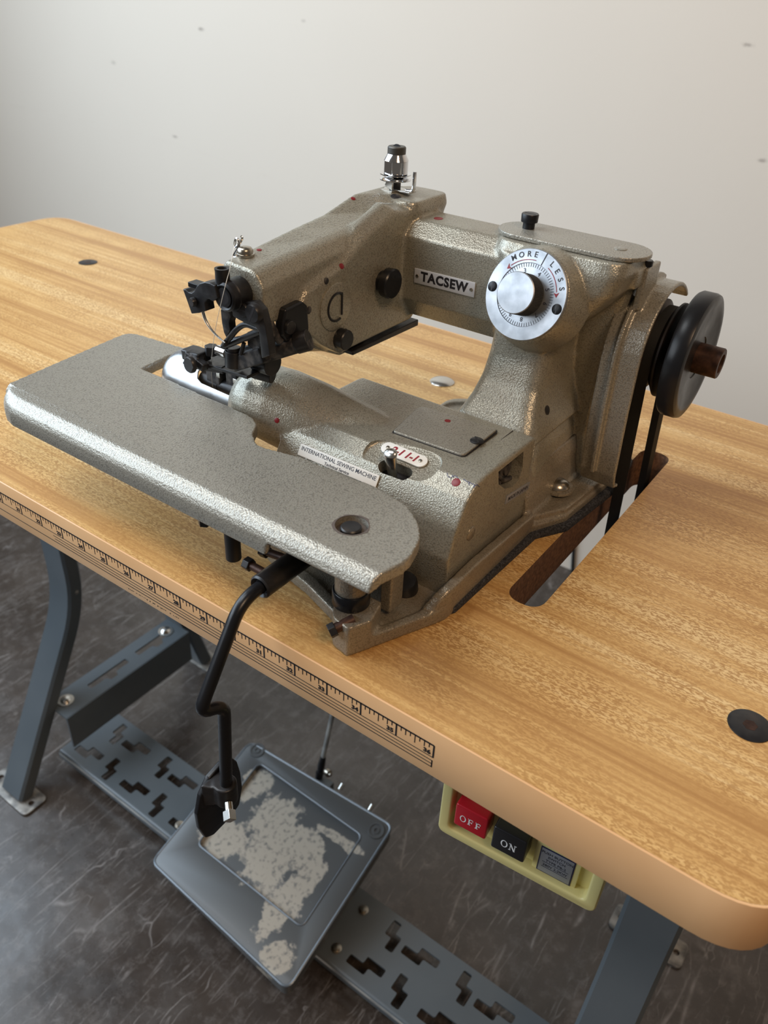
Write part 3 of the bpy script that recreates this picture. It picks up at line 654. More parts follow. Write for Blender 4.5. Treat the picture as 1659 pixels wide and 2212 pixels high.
obj('dial_arrows', bm, M_REDINK, dial, label='dark red direction arrows')
bm = nb()
for k in range(70): dray(bm, k*360/70+14, .0178, .0201, .00013, -.0003)
for s, dg in (('4', 20), ('5', 64), ('6', 97), ('7', 131), ('8', 171), ('9', 203), ('0', 240), ('1', 275), ('2', 308), ('3', 340)): add(bm, DT_(s, .0155, dg, .0040, .00004, 1, False, -.0003))
obj('dial_scale', bm, M_DKTXT, dial)
KC = DC - dn*.0005
prof = [(.0132, 0), (.0134, .0006), (.0134, .0135), (.0129, .0143), (0, .0143)]
bm = nb(); rings = []
for r, h in prof[:4]:
    rings.append([KC + dn*h + (e1*math.cos(t)+e2*math.sin(t))*(r-(.00042 if i % 2 and r > .0131 else 0)) for i, t in enumerate([2*math.pi*i/180 for i in range(180)])])
loft(bm, rings); knob = obj('dial_knob', bm, M_KNURL, dial, 20, label='knurled dark edge')
obj('knob_face', lathe(nb(), KC+dn*.0137, dn, [(.0133, 0), (.0133, .0003), (.0128, .0008), (0, .0009)], 64), M_ALU, dial, 30, label='brushed aluminium knob face')
def slotscrew(p, n, r, h, m, name, parent, slot=None):
    bm = lathe(nb(), p, n, [(r, 0), (r, h*.6), (r*.85, h), (0, h)], 24); o = obj(name, bm, m, parent, 40)
    e = frame(n)[0] if slot is None else (Vector(slot)-Vector(n)*Vector(slot).dot(n)).normalized(); f = Vector(n).normalized().cross(e)
    q = Vector(p)+Vector(n).normalized()*(h+.00002)
    obj('screw_slot', prism(nb(), [q+e*r*.95+f*r*.13, q-e*r*.95+f*r*.13, q-e*r*.95-f*r*.13, q+e*r*.95-f*r*.13], Vector(n)*.00006), M_INKSHADE, o); return o
for dg in (-91, 97): slotscrew(DP(.0250, dg, .0001), dn, .0034, .0006, M_BLKP, 'dial_screw', dial, e2)
# ------------------------------------------------ plates and labels
q = [U(u, v, y=.2290) for u, v in ((897,578),(1027.6,610),(1025,642),(895.3,608.6))]
c = sum(q, Vector())/4; xd = (q[1]-q[0]+q[2]-q[3]); W_ = xd.length/2; H_ = ((q[0]-q[3]).length+(q[1]-q[2]).length)/2
pp, pnv = hit(960, 610, armo); c = pp
NM = axes(c, xd, (0, 0, 1)); NM = NM @ Matrix.Translation((0, 0, .0003))
npl = obj('brand_plate', sheet([(-W_/2,-H_/2),(W_/2,-H_/2),(W_/2,H_/2),(-W_/2,H_/2)], [], .0012, .0002, 1, NM), M_NAME, mach, label='small aluminium name plate with black capitals')
obj('brand_lettering', text('TACSEW', .0092, NM @ Matrix.Translation((0, .0002, .00062)), .00008, 0, 1.0, .0004, 1.12), M_INKSHADE, npl)
for s in (-1, 1): obj('rivet', lathe(nb(), NM @ Vector((s*(W_/2-.0026), 0, .0005)), NM.to_3x3() @ Vector((0,0,1)), [(.0014, 0), (.0012, .0006), (0, .0008)], 14), M_NICKEL, npl, 60)
def onbed(u, v): return hit(u, v, bed)[0]
q = [onbed(u, v) for u, v in ((654,957),(820,1030),(815,1052),(643,983))]
xd = (q[1]-q[0])+(q[2]-q[3]); yd = (q[0]-q[3])+(q[1]-q[2]); c = sum(q, Vector())/4
W_ = xd.length/2; H_ = yd.length/2*1.05; LM = axes(c, xd, yd); ln = LM.to_3x3() @ Vector((0, 0, 1)); LM = Matrix.Translation(ln*.0009) @ LM
lab = obj('maker_label', sheet(rnd([(-W_/2,-H_/2),(W_/2,-H_/2),(W_/2,H_/2),(-W_/2,H_/2)], .0008, 3), [], .0007, .0002, 1, LM), M_LABEL, mach, label='white sticker with two lines of small print')
bm = text('INTERNATIONAL SEWING MACHINE', .0040, LM @ Matrix.Translation((0, .0012, .00037)), .00006, 0, .985*W_/.0685, .00004)
add(bm, text('Technical Service', .0030, LM @ Matrix.Translation((.0005, -.0026, .00037)), .00006, 0, 1.0, .00006))
obj('label_lettering', bm, M_DKTXT, lab)
q = [U(u, v, x=.8623) for u, v in ((1092,1074),(1142,1042),(1143,1055),(1093,1087))]
xd = (q[1]-q[0])+(q[2]-q[3]); c = sum(q, Vector())/4; W_ = xd.length/2; p_, n_ = hit(1118, 1064, bed); c.x = p_.x
OM = axes(c, xd, (0, 0, 1)) @ Matrix.Translation((0, 0, .0003))
ol = obj('origin_plate', sheet([(-W_/2,-.0030),(W_/2,-.0030),(W_/2,.0030),(-W_/2,.0030)], [], .0008, .0001, 1, OM), M_GREYL, mach)
obj('origin_lettering', text('MADE IN JAPAN', .0040, OM @ Matrix.Translation((0, 0, .00042)), .00005, 0, W_/.0335, .0001), M_DKTXT, ol)
p_, n_ = hit(1017, 1152, bed); obj('side_plug', lathe(nb(), p_-n_*.001, n_, [(.0050, 0), (.0050, .0013), (.0046, .0017), (0, .0017)], 28), M_SLATE, mach, 60)
# scribbled pen note by the red hole
bm = nb(); 
for u0, v0, k in ((966, 1026, 2), (1001, 1040, 3)):
    for i in range(k):
        pts = []
        for s in range(7):
            h_, n_ = hit(u0+i*11+s*2.2, v0+i*4+s*.9+random.uniform(-5, 5), bed); pts.append(h_+n_*.0002)
        tube(bm, pts, .00022, 6, 1)
M_PEN = mat('blue_pen_ink', (.10, .11, .20), .6)
obj('pen_note', bm, M_PEN, mach, label='faint blue scribbled pen note')
# bed cover plate, screws
q = [U(u, v, z=.0826) for u, v in ((849,936),(907,881),(1074,932),(1001,989))]
obj('cover_gap', sheet(rnd(grow([(p.x, p.y) for p in q], .0011), [.002,.005,.003,.004], 5), [], .0016, 0, 1, Matrix.Translation((0, 0, .0825))), M_INKSHADE, mach)
cp = obj('bed_cover_plate', sheet(rnd([(p.x, p.y) for p in q], [.002,.005,.003,.004], 5), [], .0032, .0005, 2, Matrix.Translation((0, 0, .0830))), M_PLATE, mach, 30)
c = U(1030, 953, z=.0846); slotscrew(c, (0, 0, 1), .0046, .0012, M_BLKM, 'cover_screw', cp, (.6, -.6, 0))
c = U(967, 909, z=.0846); o = obj('oil_hole', lathe(nb(), c+Vector((0,0,-.0003)), (0,0,1), [(.0022, 0), (.0022, .0004), (0, .0004)], 16), M_RED, cp); o['label'] = 'oil hole ringed in red paint'
# stitch selector: sunk dish, white plate, slot and lever
obj('selector_well', sheet(stad(T2(832,1003), T2(874,1019), .0051), [], .0008, 0, 1, TM @ Matrix.Translation((0, 0, -.0115))), M_INKSHADE, mach)
wp = obj('selector_plate', sheet(stad(T2(838,967), T2(908,996), .0048), [], .0012, .0002, 1, TM @ Matrix.Translation((0, 0, -.0004))), M_LABEL, mach, label='white plate with red 2-1 and 1-1')
x0, y0_ = T2(838, 967); x1, y1_ = T2(908, 996); ang = math.atan2(y1_-y0_, x1-x0)
bm = nb()
for s_, f in (('2-1', .29), ('1-1', .72)):
    add(bm, text(s_, .0074, TM @ Matrix.Translation((x0+(x1-x0)*f, y0_+(y1_-y0_)*f, .00025)) @ Matrix.Rotation(ang, 4, 'Z'), .00006, .22, 1.0, .00028))
obj('selector_lettering', bm, M_REDINK, wp)
for (x, y) in ((x0, y0_), (x1, y1_)): obj('rivet', lathe(nb(), TM @ Vector((x, y, 0)), tn, [(.0014, 0), (.0012, .0007), (0, .0009)], 14), M_NICKEL, wp, 60)
lx, ly = T2(846, 1010); a = TM @ Vector((lx, ly-.001, -.008)); b = TM @ Vector((lx-.0022, ly+.0035, .0075)); c = TM @ Vector((lx-.0012, ly+.0055, .0105))
lev = nb(); rings = []
for p, wd, th in ((a, .0036, .0016), (a*.5+b*.5, .0040, .0018), (b, .0052, .0032), (b*.4+c*.6, .0046, .0032), (c, .0022, .0016)):
    rings.append([p + Vector((1,0,0))*wd*math.cos(t) + tn.cross(Vector((1,0,0)))*th*math.sin(t) for t in [2*math.pi*i/16 for i in range(16)]])
obj('selector_lever', loft(lev, rings), M_STEEL, mach, 60, label='shiny bent metal lever')
# arm top cover
q0, q1 = U(1136, 488, z=.1985), U(1362, 535, z=.1985)
tc = obj('arm_cover_plate', sheet(stad((.8065, .2570), (.8735, .2570), .0205, 14), [], .0028, .0006, 2, Matrix.Translation((0, 0, .1982))), M_PLATE, mach, 30)
zt = .1996
obj('cover_thumb_screw', lathe(nb(), (.8055, .2590, zt-.0005), (0,0,1), [(.0042, 0), (.0042, .0045), (.0058, .0050), (.0060, .0098), (.0056, .0104), (0, .0104)], 28), M_BLKP, tc, 40)
obj('screw_slot', box(nb(), .8015, .8095, .2586, .2594, zt+.0099, zt+.00998), M_INKSHADE, tc)
obj('cover_rivet', lathe(nb(), (.8735, .2570, zt), (0,0,1), [(.0042, 0), (.0042, .0003), (.0034, .0007), (0, .0008)], 24), M_PLATE, tc, 60)
c, n_ = hit(1398, 570, armo); obj('housing_screw', lathe(nb(), Vector((c.x, c.y, c.z-.001)), (0,0,1), [(.0038, 0), (.0038, .003), (.0032, .0036), (0, .0036)], 20), M_BLKP, mach, 40)
# flange bolt
c, n_ = hit(1204, 1052, base)
obj('flange_washer', lathe(nb(), c-Vector((0,0,.001)), (0,0,1), [(.0125, 0), (.0125, .0018), (.0118, .0022), (0, .0022)], 32), M_SLATE, mach, 40)
obj('flange_bolt', lathe(nb(), c, (0,0,1), [(.0092, .001), (.0092, .0018), (.0082, .0040), (.0058, .0060), (.003, .0071), (0, .0074)], 32), M_NICKEL, mach, 60, label='shiny domed bolt head')
# recess bolt behind the post
c = U(875, 1262, z=.012); obj('recess_bolt', lathe(nb(), (c.x, c.y, .008), (0, -.25, 1), [(.0090, 0), (.0090, .007), (.0080, .0088), (0, .0088)], 28), M_BLKM, mach, 40)
# ------------------------------------------------ belt guard, pulley, handwheel
gp = []
for k in range(15): a_ = math.radians(-48+k*(138/14)); gp.append((SHY-.0470*math.sin(a_), SHZ+.0470*math.cos(a_)))
gp += [(SHY-.0465, .09), (SHY-.0440, .06), (SHY-.0415, .035), (SHY-.0370, .0235), (SHY-.028, .0205)]
def gpath(off):
    out = []
    for i, p in enumerate(gp):
        a_ = Vector(gp[max(i-1, 0)]); b_ = Vector(gp[min(i+1, len(gp)-1)]); t_ = (b_-a_).normalized(); n = Vector((t_.y, -t_.x))
        if n.dot(Vector(p)-Vector((SHY+.02, min(max(p[1], .05), SHZ)))) < 0: n = -n
        out.append(Vector(p)+n*off)
    return out
def strip(x0, x1, o0, o1, i0=0, i1=None):
    bm = nb(); A_, B_ = gpath(o0)[i0:i1], gpath(o1)[i0:i1]
    return loft(bm, [[(x0, a_.x, a_.y), (x1, a_.x, a_.y), (x1, b_.x, b_.y), (x0, b_.x, b_.y)] for a_, b_ in zip(A_, B_)])
bm = nb(); P = [strip(.8865, .9035, -.0028, .0, 0), strip(.8845, .8880, -.0028, .0036, 2, -2), strip(.8755, .887, -.0038, -.0004, 8)]
P.append(box(nb(), .8865, .8915, .266, .292, .160, .1880))
guard = obj('belt_guard', cast(P, .0009, 3), M_PLATE, mach, 60)
pul = obj('belt_pulley', lathe(nb(), (.8925, SHY, SHZ), (1,0,0), [(.012, 0), (.0325, .002), (.0340, .0035), (.0340, .0050), (.027, .0098), (.027, .0118), (.0340, .0166), (.0340, .0180), (.032, .0190), (.013, .0195), (.010, .0205), (.010, .0260)], 56), M_PULLEY, mach, 35)
wh = obj('handwheel', lathe(nb(), (.9165, SHY, SHZ), (1,0,0), [(.012, .001), (.0400, .0005), (.0436, .0012), (.0448, .0030), (.0448, .0115), (.0440, .0136), (.0415, .0146), (.0375, .0146), (.0350, .0138), (.0150, .0128), (.0148, .0122), (0.0, .0122)], 72), M_BLKP, mach, 35, label='glossy black handwheel')
obj('wheel_hub', lathe(nb(), (.9165, SHY, SHZ), (1,0,0), [(.0108, .011), (.0108, .0285), (.0103, .0292), (.0068, .0292), (.0066, .0272), (0, .0272)], 40), M_RUST, wh, 35, label='rust-brown hub')
# ------------------------------------------------ swing-out cloth plate
def Z8(u, v, z=.08): p = U(u, v, z=z); return (p.x, p.y)
po = [Z8(*q) for q in ((-10,868),(-4,838),(278,716),(399,752),(304,796),(364,820),(430,850),(500,880),(545,901),(556,917),(546,937),(553,958),(578,969),(642,985),(735,1021),(815,1053),(880,1092),(905,1130),(908,1165),(884,1207),(803,1247))]
yf = .0200
po[0] = (po[1][0]-.001, yf); XTIP = po[-1][0]; po[-1] = (XTIP+.0042, yf)
rad = [0,.022,.012,.0005,.0025,.02,.02,.02,.004,.004,.006,.006,.004,.02,.03,.03,.02,.02,.02,.02,.0005]
pr = rnd(po, rad, 6)
P = [sheet(pr, [], .0085, 0, 1, Matrix.Translation((0, 0, .08-.00425)))]
XT = XTIP
def lip(x, full, s=1.0):
    zb = .0605 if full else .0695
    pts = [(.0260,.0780),(.0195,.0799),(.0115,.0794),(.0076,.0777),(.0044,.0750),(.0025,.0711)]
    pts += [(.0018,.0665),(.0020,zb),(.0048,zb),(.0075,.0680),(.0120,.0712),(.0260,.0716)] if full else [(.0018,.0702),(.0030,.0692),(.0048,.0690),(.0075,.0700),(.0120,.0712),(.0260,.0716)]
    return [(x+(max(y-.0046, 0)*.27 if x > .86 else 0), .026-(.026-y)*s, z) for y, z in pts]
XLp = po[0][0]
P.append(loft(nb(), [lip(XLp+.0008, 1, .30), lip(XLp+.0035, 1, .56), lip(XLp+.008, 1, .76), lip(XLp+.015, 1, .91), lip(XLp+.024, 1, 1), lip(.70, 1), lip(.7905, 1), lip(.7925, 0), lip(XT, 0), lip(XT+.0005, 0, .9)]))
pin_x, pin_y = .8270, .0355
plate = obj('cloth_plate', cast(P, .0010, 2, [cyl(nb(), (pin_x, pin_y, .0745), (pin_x, pin_y, .09), .0098, n=40)]), M_PLATE, mach, 60, label='flat hammered swing-out cloth plate')
M_CHIPPED = mat('chipped_bare_casting', (.13, .105, .09), .6, .3)
obj('pivot_wear', lathe(nb(), (pin_x, pin_y, .0748), (0,0,1), [(.0097, 0), (.0097, .0010), (.0086, .0012), (0, .0008)], 36), M_CHIPPED, plate)
obj('chipped_paint', sheet(rnd([(pin_x+.0090*k*math.cos(t), pin_y+.0090*k*math.sin(t)) for t, k in [(2*math.pi*i/15, 1.14+.16*random.random()) for i in range(15)]], .002, 2), [[(pin_x+.0097*math.cos(t), pin_y+.0097*math.sin(t)) for t in [2*math.pi*i/30 for i in range(30)]]], .0003, 0, 1, Matrix.Translation((0, 0, .0800))), M_CHIPPED, plate)
obj('pivot_pin', lathe(nb(), (pin_x-.0002, pin_y-.0004, .0700), (0,0,1), [(.0062, 0), (.0062, .0086), (.0055, .0094), (0, .0094)], 32), M_BLKM, plate, 40)
obj('pivot_post', lathe(nb(), (pin_x+.001, pin_y, .0340), (0,0,1), [(.0102, -.0005), (.0102, .036), (.0112, .0405)], 36), M_SLATE, plate, 40)
obj('post_collar', lathe(nb(), (pin_x+.001, pin_y, .0238), (0,0,1), [(.0113, 0), (.0117, .0006), (.0117, .0098), (.0112, .0104), (.0101, .0104)], 36), M_BLKP, plate, 40)
c = U(505, 1206, y=.0165); obj('stop_pin', cyl(nb(), (c.x, c.y, .062), (c.x, c.y, c.z), .0050, n=20), M_RUB, plate, bevel=.0006)
obj('stop_pin_seat', lathe(nb(), (c.x, c.y, .0715), (0,0,-1), [(.0078, 0), (.0066, .0105)], 20), M_SLATE, plate)
c = U(443, 1132, y=.0165); obj('plate_screw', cyl(nb(), (c.x, c.y, .0715), (c.x, c.y, c.z), .0042, n=6), M_BLKM, plate)
# corner lock screw at the boss
a, b = U(716, 1360, y=.014), U(762, 1338, y=.024)
ls = U(718, 1361, y=.0130); le = U(765, 1337, y=.0245)
lk = obj('lock_screw', cyl(nb(), ls, le, .0033, n=12), M_RUST, mach)
d_ = (le-ls).normalized()
obj('screw_head', cyl(nb(), ls-d_*.0022, ls+d_*.0022, .0047, n=6), M_BLKM, lk, bevel=.0004)
# dark bracket between bed and base
obj('feed_bracket', box(nb(), .770, .822, .052, .092, .018, .060), M_BLKM, mach, bevel=.003)
obj('guide_block', box(nb(), .8375, .846, .052, .066, .012, .066), M_SLATE, mach, bevel=.0015)
bm = sheet([(.737+.021*math.cos(t), .036+.021*math.sin(t)) for t in [2*math.pi*i/40 for i in range(40)]], [], .004, .0008, 1, axes((.760, .050, .040), (1, .15, 0), (0, 0, 1)) @ Matrix.Translation((-.737, -.036, 0)))
obj('cam_plate', bm, M_SLATE, mach, 40)
# ------------------------------------------------ knee lifter
TXk, TZk = .7865, .0360
kn = obj('lifter_tube', lathe(nb(), (TXk, -.0005, TZk), (0,1,0), [(.0046, .002), (.0066, .0), (.0077, .0011), (.0077, .062), (.0066, .064)], 32), M_BLKM, mach, 35, label='black knee lifter socket tube')
for u, v, yy in ((538, 1219, .012), (573, 1191, .032)):
    o = Vector((TXk, yy, TZk)); h_ = U(u, v, y=yy); d_ = (h_-o).normalized()
    s = obj('clamp_bolt', cyl(nb(), o+d_*.004, h_, .0027, n=14), M_RUST, kn)
    obj('bolt_head', cyl(nb(), h_-d_*.002, h_+d_*.003, .0044, n=6), M_BLKM, s, bevel=.0004)
r1, r2, r3, r4 = U(497, 1340, x=.7865), U(430, 1541, x=.7865), U(484, 1522, x=.7905), U(489, 1700, x=.7905)
def smoothpath(pts, r, n=7):
    out = [Vector(pts[0])]
    for i in range(1, len(pts)-1):
        p, a, b = Vector(pts[i]), Vector(pts[i-1]), Vector(pts[i+1]); la, lb = (a-p).length, (b-p).length; t = min(r, la*.48, lb*.48)
        a, b = p+(a-p)/la*t, p+(b-p)/lb*t
        for k in range(n+1): s = k/n; out.append(a*(1-s)**2+p*(2*s*(1-s))+b*s*s)
    return out+[Vector(pts[-1])]
kr = obj('lifter_rod', tube(nb(), smoothpath([(TXk, .030, TZk), (TXk, -.0155, TZk), r2, r3, r4], .013), .0041, 20), M_BLKP, mach, 50, label='black cranked knee lifter rod')
kp = [U(u, v, x=.7800) for u, v in ((503,1638),(482,1648),(452,1682),(434,1722),(427,1762),(432,1792),(445,1811),(462,1804),(500,1765),(518,1738),(524,1700),(520,1668),(513,1646))]
k2 = rnd([(p.y, p.z) for p in kp], .004, 3)
K = axes((.7780, 0, 0), (0, 1, 0), (0, 0, 1))
pad = obj('knee_pad', sheet(k2, [], .0040, .0010, 2, K), M_BLKP, mach, 40, label='black leaf-shaped knee pad')
so_ = Vector(r4); bm = cast([cyl(nb(), so_+Vector((-.001,0,.004)), so_+Vector((-.001,0,-.013)), .0078), loft(nb(), [[(.779, so_.y-.012, so_.z-.017), (.779, so_.y+.010, so_.z-.017), (.779, so_.y+.010, so_.z+.004), (.779, so_.y-.012, so_.z+.004)], [(.790, so_.y-.006, so_.z-.012), (.790, so_.y+.005, so_.z-.012), (.790, so_.y+.005, so_.z+.003), (.790, so_.y-.006, so_.z+.003)]])], .0009, 3)
obj('pad_socket', bm, M_BLKM, pad, 60)
d_ = Vector((.72, -.62, -.30)).normalized(); o = so_+Vector((.005, -.004, -.008))
bt = obj('pad_bolt', cyl(nb(), o, o+d_*.006, .0028, n=14), M_STEEL, pad)
obj('bolt_head', cyl(nb(), o+d_*.005, o+d_*.0115, .0042, n=4), M_STEEL, bt, bevel=.0003, label='square bright bolt head')
# ------------------------------------------------ silver tip cover of the cylinder arm
CY, CZ = .1290, .0690
def halfring(x, r, a0, a1, n=20): return [(x, CY-r*math.sin(t), CZ+r*math.cos(t)) for t in [math.radians(a0+(a1-a0)*i/n) for i in range(n+1)]]
def shell(rows, th):
    """curved sheet from rows of (x, r, a0, a1)"""
    bm = nb(); O = [[bm.verts.new(Vector(p)) for p in halfring(x, r, a0, a1)] for x, r, a0, a1 in rows]; I_ = [[bm.verts.new(Vector(p)) for p in halfring(x+(th if r < .015 else 0), max(r-th, .0005), a0, a1)] for x, r, a0, a1 in rows]
    for G in (O, I_):
        for a, b in zip(G, G[1:]):
            for i in range(len(a)-1): bm.faces.new((a[i], a[i+1], b[i+1], b[i]))
    for a, b, c_, d_ in zip(O, O[1:], I_, I_[1:]):
        bm.faces.new((a[0], b[0], d_[0], c_[0])); bm.faces.new((a[-1], c_[-1], d_[-1], b[-1]))
    for G, H in ((O[0], I_[0]), (O[-1], I_[-1])):
        for i in range(len(G)-1): bm.faces.new((G[i], G[i+1], H[i+1], H[i]))
    bmesh.ops.recalc_face_normals(bm, faces=bm.faces); return bm
rows = [(.5765, .0040, -75, 120), (.5775, .0095, -75, 120), (.5795, .0150, -75, 120), (.5825, .0193, -75, 120), (.5870, .0222, -75, 120), (.5930, .0238, -75, 120), (.6010, .0245, -72, 120), (.6080, .0245, -58, 120), (.6125, .0245, -38, 120), (.6160, .0244, -10, 120), (.6190, .0244, 20, 120), (.6215, .0243, 42, 120), (.6240, .0243, 53, 120), (.6290, .0242, 58, 120), (.6600, .0242, 60, 120), (.6985, .0242, 63, 120)]
tip = obj('arm_tip_cover', shell(rows, .0013), M_TIP, mach, 50, label='polished silver tip cover of the cylinder arm')
# ------------------------------------------------ shaft and presser works
def Y(u, v, y): return U(u, v, y=y)
sh = obj('feed_shaft', lathe(nb(), (.6200, .1190, .0800), (1, .02, 0), [(.0048, 0), (.0058, .0008), (.0058, .0195), (.0053, .0198), (.0053, .0206), (.0058, .0209), (.0058, .050)], 28), M_BLKM, mach, 35, label='dark two-piece rocking shaft')
bm = cast([box(nb(), .6290, .6430, .114, .140, .078, .0985), box(nb(), .6480, .6590, .116, .138, .080, .104), box(nb(), .625, .665, .124, .140, .072, .084), cyl(nb(), (.628, .137, .094), (.672, .137, .094), .007)], .0008, 2)
obj('ridge_former', bm, M_LINT, mach, 60)
bm = nb()
for x in (.6405, .6575): box(bm, x, x+.0035, .1135, .1140, .0885, .0925)
obj('ridge_screws', bm, M_STEEL, mach, bevel=.0002, label='bright screw glints')
# presser frame (black), its plates and screws
pf = []
def barp(bm, a, b, w, h, up=(0,0,1)):
    a, b = Vector(a), Vector(b); d = (b-a).normalized(); s = d.cross(Vector(up)).normalized(); t = s.cross(d)
    return loft(bm, [[p+s*w/2+t*h/2, p-s*w/2+t*h/2, p-s*w/2-t*h/2, p+s*w/2-t*h/2] for p in (a, b)])
bm = barp(nb(), Y(438, 775, .095), Y(552, 808, .095), .016, .0022)
barp(bm, Y(440, 780, .095), Y(500, 790, .098), .020, .005)
obj('presser_plate', bm, M_BLKM, mach, bevel=.0004)
bm = cast([barp(nb(), Y(405, 760, .088), Y(442, 772, .088), .012, .0075), cyl(nb(), Y(412, 775, .085), Y(412, 795, .085), .0035), barp(nb(), Y(405, 765, .083), Y(445, 795, .083), .006, .006)], .0007, 3)
blk = obj('presser_end_block', bm, M_BLKM, mach, 60)
c = Y(414, 787, .078); slotscrew(c, (-.1, -1, .1), .0058, .003, M_BLKM, 'presser_screw', blk)
c = Y(457, 757, .092); obj('adjusting_nut', cyl(nb(), c-Vector((0,0,.003)), c+Vector((0,0,.0035)), .0048, n=6), M_BLKM, mach, bevel=.0004)
obj('roller', cyl(nb(), Y(471, 756, .090), Y(490, 763, .090), .0036, n=20), M_CHROME, mach, label='small chrome roller')
bm = cyl(nb(), Y(505, 790, .088), Y(505, 756, .088), .0060, n=20); cyl(bm, Y(505, 758, .088), Y(504, 750, .088), .0048, n=20)
obj('presser_stud', bm, M_BLKM, mach, 40, .0004)
bm = cast([barp(nb(), Y(508, 785, .090), Y(572, 765, .090), .008, .010), barp(nb(), Y(520, 760, .094), Y(575, 745, .094), .006, .006), barp(nb(), Y(540, 730, .090), Y(590, 742, .092), .006, .010), barp(nb(), Y(560, 735, .090), Y(585, 715, .090), .006, .008)], .0008, 2)
obj('presser_arm', bm, M_LINT, mach, 60)
obj('presser_shaft', cyl(nb(), Y(545, 772, .094), Y(668, 734, .112), .0062, n=24), M_LINT, mach, 40)
obj('shaft_end', cyl(nb(), Y(640, 742, .108), Y(668, 734, .112), .0070, n=24), M_BLKM, mach, 40, .0005)
bm = cyl(nb(), Y(556, 775, .104), Y(590, 786, .104), .0085, n=24); cyl(bm, Y(548, 800, .108), Y(590, 812, .112), .0055, n=20)
obj('spring_housing', bm, M_BLKM, mach, 40, .0005)
# bracket under the nose: right and left legs of the arch
def flat(pts, y, th, m, name, parent=mach, r=.001):
    pp_ = [U(u, v, y=y) for u, v in pts]; k = rnd([(p.x, p.z) for p in pp_], r, 3)
    return obj(name, sheet(k, [], th, min(.0006, th*.3), 2, axes((0, y, 0), (1, 0, 0), (0, 0, 1))), m, parent, 40)
fr = flat(((508,664),(535,650),(556,650),(572,668),(580,700),(586,735),(590,765),(572,772),(569,740),(566,715),(558,702),(540,697),(522,688),(510,680)), .0805, .006, M_BLKM, 'needle_guard_frame')
flat(((483,665),(500,668),(506,682),(502,695),(504,712),(496,728),(490,715),(486,695)), .0865, .006, M_LINT, 'guard_leg', fr)
c = Y(553, 675, .0775); slotscrew(c, (0, -1, 0), .0062, .004, M_BLKM, 'guard_screw', fr, (.5, 0, 1))
c = Y(528, 669, .0780); slotscrew(c, (0, -1, 0), .0045, .002, M_BLKM, 'guard_screw', fr)
bm = tube(nb(), [Y(u, v, .0800) for u, v in ((484,744),(498,728),(512,710),(530,699),(548,706),(562,712))], .0019, 10, 2)
tube(bm, [Y(u, v, .0840) for u, v in ((482,748),(510,738),(536,726),(562,716))], .0022, 10, 1); tube(bm, [Y(u, v, .0850) for u, v in ((490,742),(513,731),(530,733),(548,724))], .0018, 10, 1)
obj('needle_guide', bm, M_BLKM, mach, 50)
bm = tube(nb(), [Y(482, 744, .078), Y(486, 738, .076), Y(489, 745, .078)], .0012, 8); tube(bm, [Y(520, 765, .085), Y(527, 741, .085)], .0014, 8); 
obj('guide_hooks', bm, M_BLKM, mach)
# black angled block on the side of the head
hx_ = [U(u, v, x=.7175) for u, v in ((598,690),(603,664),(640,646),(652,655),(655,700),(654,728),(625,742),(607,735),(596,722))]
bm = prism(nb(), [(p.x-.002, p.y, p.z) for p in hx_], (.0075, 0, 0)); sb = obj('side_clamp_block', bm, M_BLKP, mach, 30, .0018)
p, n = hit(624, 705, armo); obj('clamp_screw', cyl(nb(), U(622, 706, x=.7225), U(622, 706, x=.7225)+Vector((.003,0,0)), .0045, n=20), M_BLKM, sb, bevel=.0005)
obj('clamp_foot', tube(nb(), [U(586, 690, x=.716), U(588, 715, x=.717), U(606, 737, x=.719)], [.0012, .0034, .0026], 10, 1), M_LINT, mach)
# barrel and knob under the head
ba, bb_ = U(668, 747, x=.716), U(725, 757, x=.716)
obj('lower_barrel', cyl(nb(), Vector((.700, ba.y, ba.z)), Vector((.700, bb_.y+.004, bb_.z+.003)), .0085, n=28), M_HAM, mach, 40, .001)
c = U(748, 735, x=.728); kb = obj('lower_thumb_screw', lathe(nb(), (.7185, c.y, c.z), (1,0,0), [(.0060, 0), (.0072, .001), (.0072, .0100), (.0066, .0108), (.0040, .0109), (0, .0109)], 28), M_BLKM, mach, 35)
obj('side_set_screw', cyl(nb(), U(742, 720, x=.722), U(742, 712, x=.722), .0028, n=12), M_BLKM, kb)
# ------------------------------------------------ needle carrier
e_ = Y(484, 643, .0700); hx, hz = e_.x, e_.z
hub = obj('needle_carrier_hub', lathe(nb(), (hx, .0695, hz), (0,1,0), [(.0040, .0012), (.0040, .0002), (.0058, .0002), (.0060, .0012), (.0076, .0), (.0090, .0012), (.0092, .0045), (.0094, .0052), (.0098, .0058), (.0098, .0180), (.0094, .0190)], 44), M_BLKM, mach, 30, label='black round needle carrier hub')
obj('hub_bore', cyl(nb(), (hx, .0698, hz), (hx, .0710, hz), .0041, n=20), M_INKSHADE, hub)
c = Y(481, 604, .074); obj('carrier_post', lathe(nb(), (c.x, .074, hz+.007), (0,0,1), [(.0046, 0), (.0044, .0075), (.0046, .0080), (.0046, .0092), (.0030, .0092), (.0026, .0060), (0, .0060)], 24), M_BLKM, hub, 35)
ar = flat(((404.5,621),(410.8,622),(417,627.8),(423.5,629.6),(429.8,625),(434,616),(441.6,608.8),(452.4,606),(463,608),(474,614),(480,640),(468.7,648),(462.4,643),(458,643),(452.4,650),(453,658),(455,668.5),(439,673),(423.5,674.5),(414.5,648.6)), .0720, .0080, M_BLKM, 'needle_clamp_arm', mach, .0006)
p0 = Y(403, 617, .0675); p1 = Y(429, 615, .0675); obj('clamp_cap', box(nb(), p0.x, p1.x, .0685, .0760, p0.z-.0010, p0.z+.0022), M_BLKP, ar, bevel=.0005)
